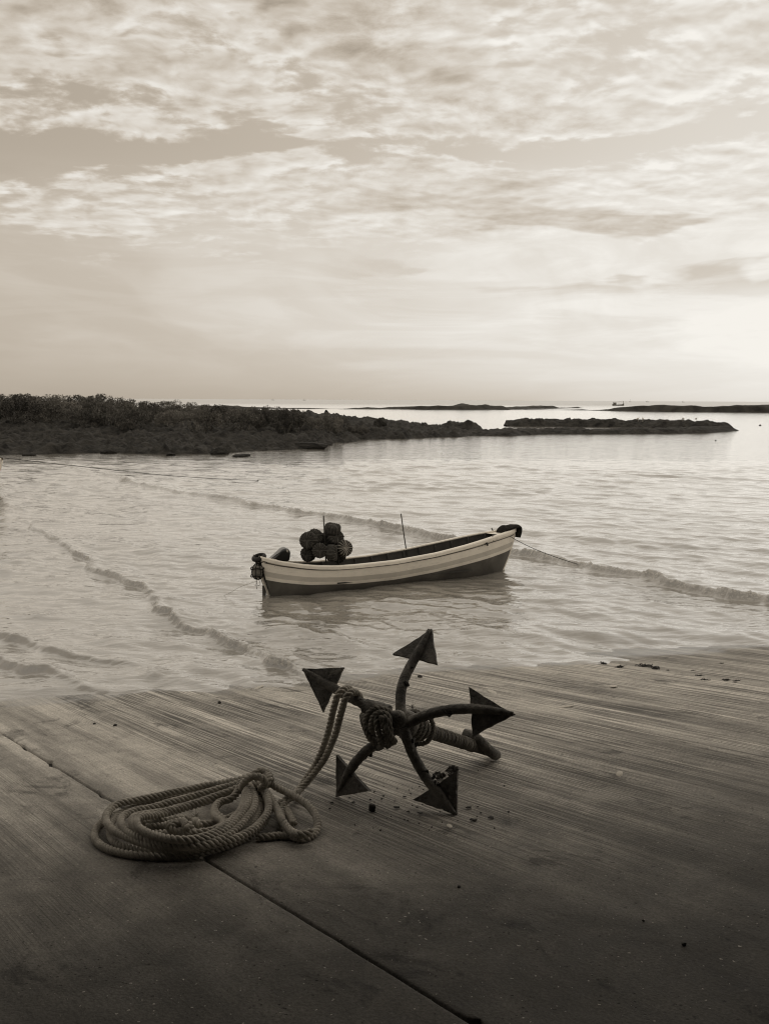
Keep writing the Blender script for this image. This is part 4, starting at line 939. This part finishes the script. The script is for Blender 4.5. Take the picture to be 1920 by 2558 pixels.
for k, (a, b, s_) in enumerate(fl):
    o = bpy.data.objects.new('rust_flake', FM[k % 7]); col.objects.link(o); r_ = s_ / 3.609 / 2 / 430 * 1.15
    on_ramp(o, *crop6(a, b), (r_ * 1.15, r_ * 1.15, max(.014, r_ * .9)), .003)
    tag(o, FLN.get(k, 'tiny dark rust crumb among the flakes below the anchor'), 'rust flake', 'rust flakes shed round the anchor' if k in FLN else 'rust crumbs shed round the anchor')
v, f = lumpy((0, 0, 0), 1, 1, 1.1, 4, 2, .95); cm2 = mesh('rust_lump', v, f, False); cm2.materials.append(M_flake)
o = bpy.data.objects.new('rust_lump', cm2); col.objects.link(o); on_ramp(o, *crop6(395, 570), (.022, .020, .022), .02); tag(o, 'square dark lump of rust between the two lower flukes', 'rust lump')
LM = [flake_mesh(s + 30, 1.1) for s in range(4)]
for me in LM: me.materials.append(M_dryleaf)
for k in range(20):
    o = bpy.data.objects.new('dry_leaf', LM[k % 4]); col.objects.link(o); a, b = random.gauss(1000, 40) if k < 9 else random.gauss(1115, 34), random.gauss(285, 18) if k < 9 else random.gauss(228, 16)
    r_ = random.uniform(.018, .034); on_ramp(o, *crop6(a, b), (r_, r_ * .7, r_ * .8), .012); o.rotation_quaternion = o.rotation_quaternion @ Euler((random.uniform(-.9, .9), random.uniform(-.9, .9), 0)).to_quaternion()
    tag(o, 'crumpled dark dry leaf in the heap against the lower right arm' if k < 9 else 'crumpled dark dry leaf in the heap at the top corner of the lower right fluke', 'leaf', 'dry leaves heaped against the arm' if k < 9 else 'dry leaves heaped at the fluke corner')
# pale shells and chips
def shell_mesh():
    v, f = [], []; n, m_ = 7, 12
    for i_ in range(n):
        a = (i_ / (n - 1)) * math.pi / 2
        for k in range(m_):
            b = 2 * math.pi * k / m_; v.append(Vector((math.cos(b) * math.sin(a) * 1.0 + .25 * math.cos(a), math.sin(b) * math.sin(a) * .75, math.cos(a) * .55 + .03 * (k % 2))))
    for i_ in range(n - 1):
        for k in range(m_): k2 = (k + 1) % m_; f.append((i_ * m_ + k, i_ * m_ + m_ + k, i_ * m_ + m_ + k2, i_ * m_ + k2))
    me = mesh('shell', v, f); me.materials.append(M_shell); return me
SM = shell_mesh()
for (a, b), s_, lb in (((1546, 1934), .040, 'pale domed shell on the grooved concrete right of the anchor'), ((1122, 2063), .032, 'flat pale shell chip just below the lower right fluke tip'), ((1228, 1728), .045, 'long pale chip behind the right fluke'), ((1530, 1714), .050, 'thin white chip on the far right ramp below the weed'), ((1405, 1766), .055, 'thin white sliver right of the right fluke'), ((645, 1718), .045, 'small pale chip near the water left of the anchor')):
    o = bpy.data.objects.new('shell', SM); col.objects.link(o); p = G(a, b); kk = s_ * p.y / 6; on_ramp(o, a, b, (kk * 1.2, kk * .7, kk * (.55 if 'domed' in lb else .2)), 0); tag(o, lb, 'shell', 'pale shells and chips on the ramp')
# dried weed clumps
def weed_mesh(seed):
    r_ = random.Random(seed); v, f = [], []
    for k in range(26):
        a = r_.uniform(0, 6.28); rr = r_.uniform(0, .7); p = Vector((rr * math.cos(a), rr * math.sin(a), 0)); q = p + Vector((r_.gauss(0, .3), r_.gauss(0, .3), r_.uniform(.1, .55))); e = q + Vector((r_.gauss(0, .3), r_.gauss(0, .3), r_.uniform(-.4, 0)))
        tube_geo([p, q, e], .08, 4, v, f)
    me = mesh('weed', v, f); me.materials.append(M_weed); return me
WM = [weed_mesh(s) for s in range(3)]
wd = [(1507, 1658, 26, 'small weed clump at the left end of the dark weed line'), (1545, 1666, 34, 'rounded weed clump second along the dark weed line'), (1610, 1664, 44, 'largest weed clump on the far right of the ramp'), (1635, 1670, 38, 'weed clump touching the right side of the largest one'), (1668, 1675, 12, 'tiny weed tuft just right of the large clumps'), (1730, 1675, 13, 'lone weed tuft in the middle of the weed line'), (1745, 1688, 22, 'weed clump below the lone tuft'), (1760, 1698, 26, 'flat weed clump lowest in the weed line'), (1812, 1699, 30, 'long weed strand near the right end of the weed line'), (1840, 1700, 20, 'weed tuft last but one at the right'), (1835, 1704, 16, 'small weed tuft under the last one'), (1801, 1657, 12, 'single dark weed speck above the weed line'), (962, 1929, 5, 'dark weed crumb behind the lower left arm')]
for k, (a, b, s_, lb) in enumerate(wd[:12]):
    o = bpy.data.objects.new('weed_clump', WM[k % 3]); col.objects.link(o); p = G(a, b); r_ = s_ / 2 * p.y / F; on_ramp(o, a, b, (r_ * .95, r_ * .95, r_ * .35), .002); tag(o, lb, 'seaweed', 'dried weed along the ramp')
# pebbles
for k, (a, b, s_, lb) in enumerate(((236, 1808, 10, 'dark pebble on the smooth slab left of the grooves'), (288, 1812, 12, 'dark pebble beside a smaller one left of the grooves'), (1606, 2300, 9, 'small dark pebble on the lower right ramp'), (1707, 2358, 16, 'larger dark pebble near the lower right corner'), (1048, 1690, 16, 'dark chip by the water under the top fluke'), (548, 1755, 14, 'dark lump on the grooves left of the anchor'), (1145, 2215, 14, 'flat dark chip on the ramp below the anchor'))):
    o = bpy.data.objects.new('pebble', bms[k % 4].copy()); o.data.materials.clear(); o.data.materials.append(M_flake); col.objects.link(o); p = G(a, b); r_ = s_ / 2 * p.y / F; on_ramp(o, a, b, (r_, r_ * .8, r_ * .6), r_ * .3); tag(o, lb, 'pebble', 'dark pebbles on the ramp')

# ---------------------------------------------------------------- far boats, birds, buoys
def far_boat(px, py, Y, L, Hm, label, masts):
    p = aty(px, py, Y); t_ = empty('distant_boat', (p.x, Y, 0), label, 'boat', 'boats far out at sea'); v, f = [], []
    sec = [(-.5, .10, .13), (-.3, .15, .10), (.1, .16, .09), (.36, .10, .13), (.5, .015, .19)]
    for x_, b, z_ in sec:
        for y_, zz in ((-b * .5, -.04), (-b, z_), (b, z_), (b * .5, -.04)): v.append(Vector((x_ * L, y_ * L, zz * L)))
    for i_ in range(4):
        for k in range(4): k2 = (k + 1) % 4; f.append((i_ * 4 + k, i_ * 4 + 4 + k, i_ * 4 + 4 + k2, i_ * 4 + k2))
    f += [(0, 1, 2, 3), (16, 19, 18, 17)]
    o = link('hull', mesh('hull', v, f, False), M_far); o.parent = t_
    for x_, h_ in masts:
        vv, ff = tube_geo([Vector((x_ * L, 0, .08 * L)), Vector((x_ * L, 0, h_ * .5)), Vector((x_ * L, 0, h_))], .02 * L, 5); o = link('mast', mesh('mast', vv, ff), M_far); o.parent = t_
    vv, ff = box_geo((-.28 * L, 0, .18 * L), .2 * L, .18 * L, .18 * L); o = link('cabin', mesh('cabin', vv, ff, False), M_far); o.parent = t_
    if len(masts) > 1:
        a, b = masts[0], masts[-1]; vv, ff = tube_geo([Vector((a[0] * L, 0, a[1])), Vector(((a[0] + b[0]) / 2 * L, 0, (a[1] + b[1]) / 2 - .03 * L)), Vector((b[0] * L, 0, b[1]))], .009 * L, 4); o = link('stay', mesh('stay', vv, ff), M_far); o.parent = t_
far_boat(1543, 1013, 620, 7.2, 2, 'two-masted fishing boat anchored beyond the reef near the horizon', [(-.42, 2.2), (.05, 1.2), (.42, 2.9)])
far_boat(1573, 1002, 3000, 6, 8, 'tiny boat on the horizon just right of the two-masted one', [(0, 9)])
far_boat(1616, 1002, 3200, 9, 5, 'tiny boat on the horizon, second right of the two-masted one', [(0, 4)])
far_boat(1705, 1003, 3200, 8, 5, 'tiny boat rightmost on the horizon', [(0, 5)])
far_boat(682, 998, 3000, 8, 6, 'tiny boat on the horizon left of the boat poles', [(0, 6)])
far_boat(760, 998, 3000, 8, 6, 'tiny boat on the horizon above the float pile', [(0, 6)])
def bird_mesh():
    v, f = [], []
    tube_geo(spline([(-.22, 0, .28), (-.08, 0, .33), (.08, 0, .38), (.14, 0, .46), (.10, 0, .56), (.15, 0, .62), (.26, 0, .60)], .03), lambda t: max(.006, .075 * math.exp(-((t - .28) / .18) ** 2) + .02 * (1 - t) * .9), 8, v, f)
    for s_ in (-1, 1): tube_geo([Vector((0, .03 * s_, .3)), Vector((.02, .03 * s_, .15)), Vector((0, .03 * s_, -.02))], .009, 4, v, f)
    me = mesh('egret', v, f); me.materials.append(M_feather); return me
EM = bird_mesh()
for k, (a, b, lb) in enumerate(((1592, 1057, 'white egret standing left in the pair on the rock bar'), (1604, 1058, 'white egret standing right in the pair on the rock bar'), (1704, 1062, 'lone white egret further right on the rock bar'), (1737, 1063, 'white egret nearest the right end of the rock bar'))):
    o = bpy.data.objects.new('egret', EM); col.objects.link(o); Yb = onz(a, 1069).y; p = aty(a, b, Yb); o.location = (p.x, Yb, .66); o.rotation_euler = (0, 0, k * 1.7); tag(o, lb, 'bird', 'egrets on the rock bar')
def buoy(px, py, s_, lb):
    p = onz(px, py); v, f = [], []; pr = [(.02, 1.0), (.25, .9), (.3, .6), (.8, .45), (1, .1), (.8, -.35), (0.02, -.5)]
    for r_, z_ in pr:
        for k in range(12): a = 2 * math.pi * k / 12; v.append(Vector((r_ * math.cos(a) * s_, r_ * math.sin(a) * s_, z_ * s_)))
    for i_ in range(len(pr) - 1):
        for k in range(12): k2 = (k + 1) % 12; f.append((i_ * 12 + k, i_ * 12 + 12 + k, i_ * 12 + 12 + k2, i_ * 12 + k2))
    o = link('mooring_buoy', mesh('mooring_buoy', v, f), M_dark); o.location = p; tag(o, lb, 'buoy', 'dark buoys on the water')
buoy(1897, 1063, .16, 'dark mooring buoy near the right edge beyond the rock bar'); buoy(1422, 1045, .18, 'small dark buoy between the rock bar and the reef'); buoy(1786, 1101, .07, 'tiny dark buoy below the tip of the rock bar')

# ---------------------------------------------------------------- unseen canopy and walls, added behind the viewer to shade the near concrete
shed = empty('added_shade_canopy', (0, -6, ramp_z(0, -6)), 'unseen canopy added to shade the near ramp', 'light blocker')  # shed holds the added canopy, there only to shade the near ramp
SE = 5.5                                                  # front edge of the added canopy
def sp(name, c, x_, y_, z_, M=None): v, f = box_geo(c, x_, y_, z_, M); return link(name, mesh(name, v, f, False), M_added_canopy, shed)
zf = H + SE * math.tan(R(21.6)) + .25
sp('shade_roof', (0, (SE - 9) / 2, zf + .35), 9.0, SE + 9, .12, Euler((R(-2), 0, 0)).to_matrix())
sp('shade_rear_wall', (0, -8.6, zf / 2 + .5), 8.0, .15, zf - 1.0)
for x_ in (-4.1, 4.1):
    sp('shade_side_wall', (x_, -2.0, zf / 2 + .2), .2, 13.2, zf + .2)
    z0 = ramp_z(x_, SE - .5); sp('shade_post', (x_, SE - .5, (z0 + zf) / 2 - .1), .3, .3, zf - z0 + .3)
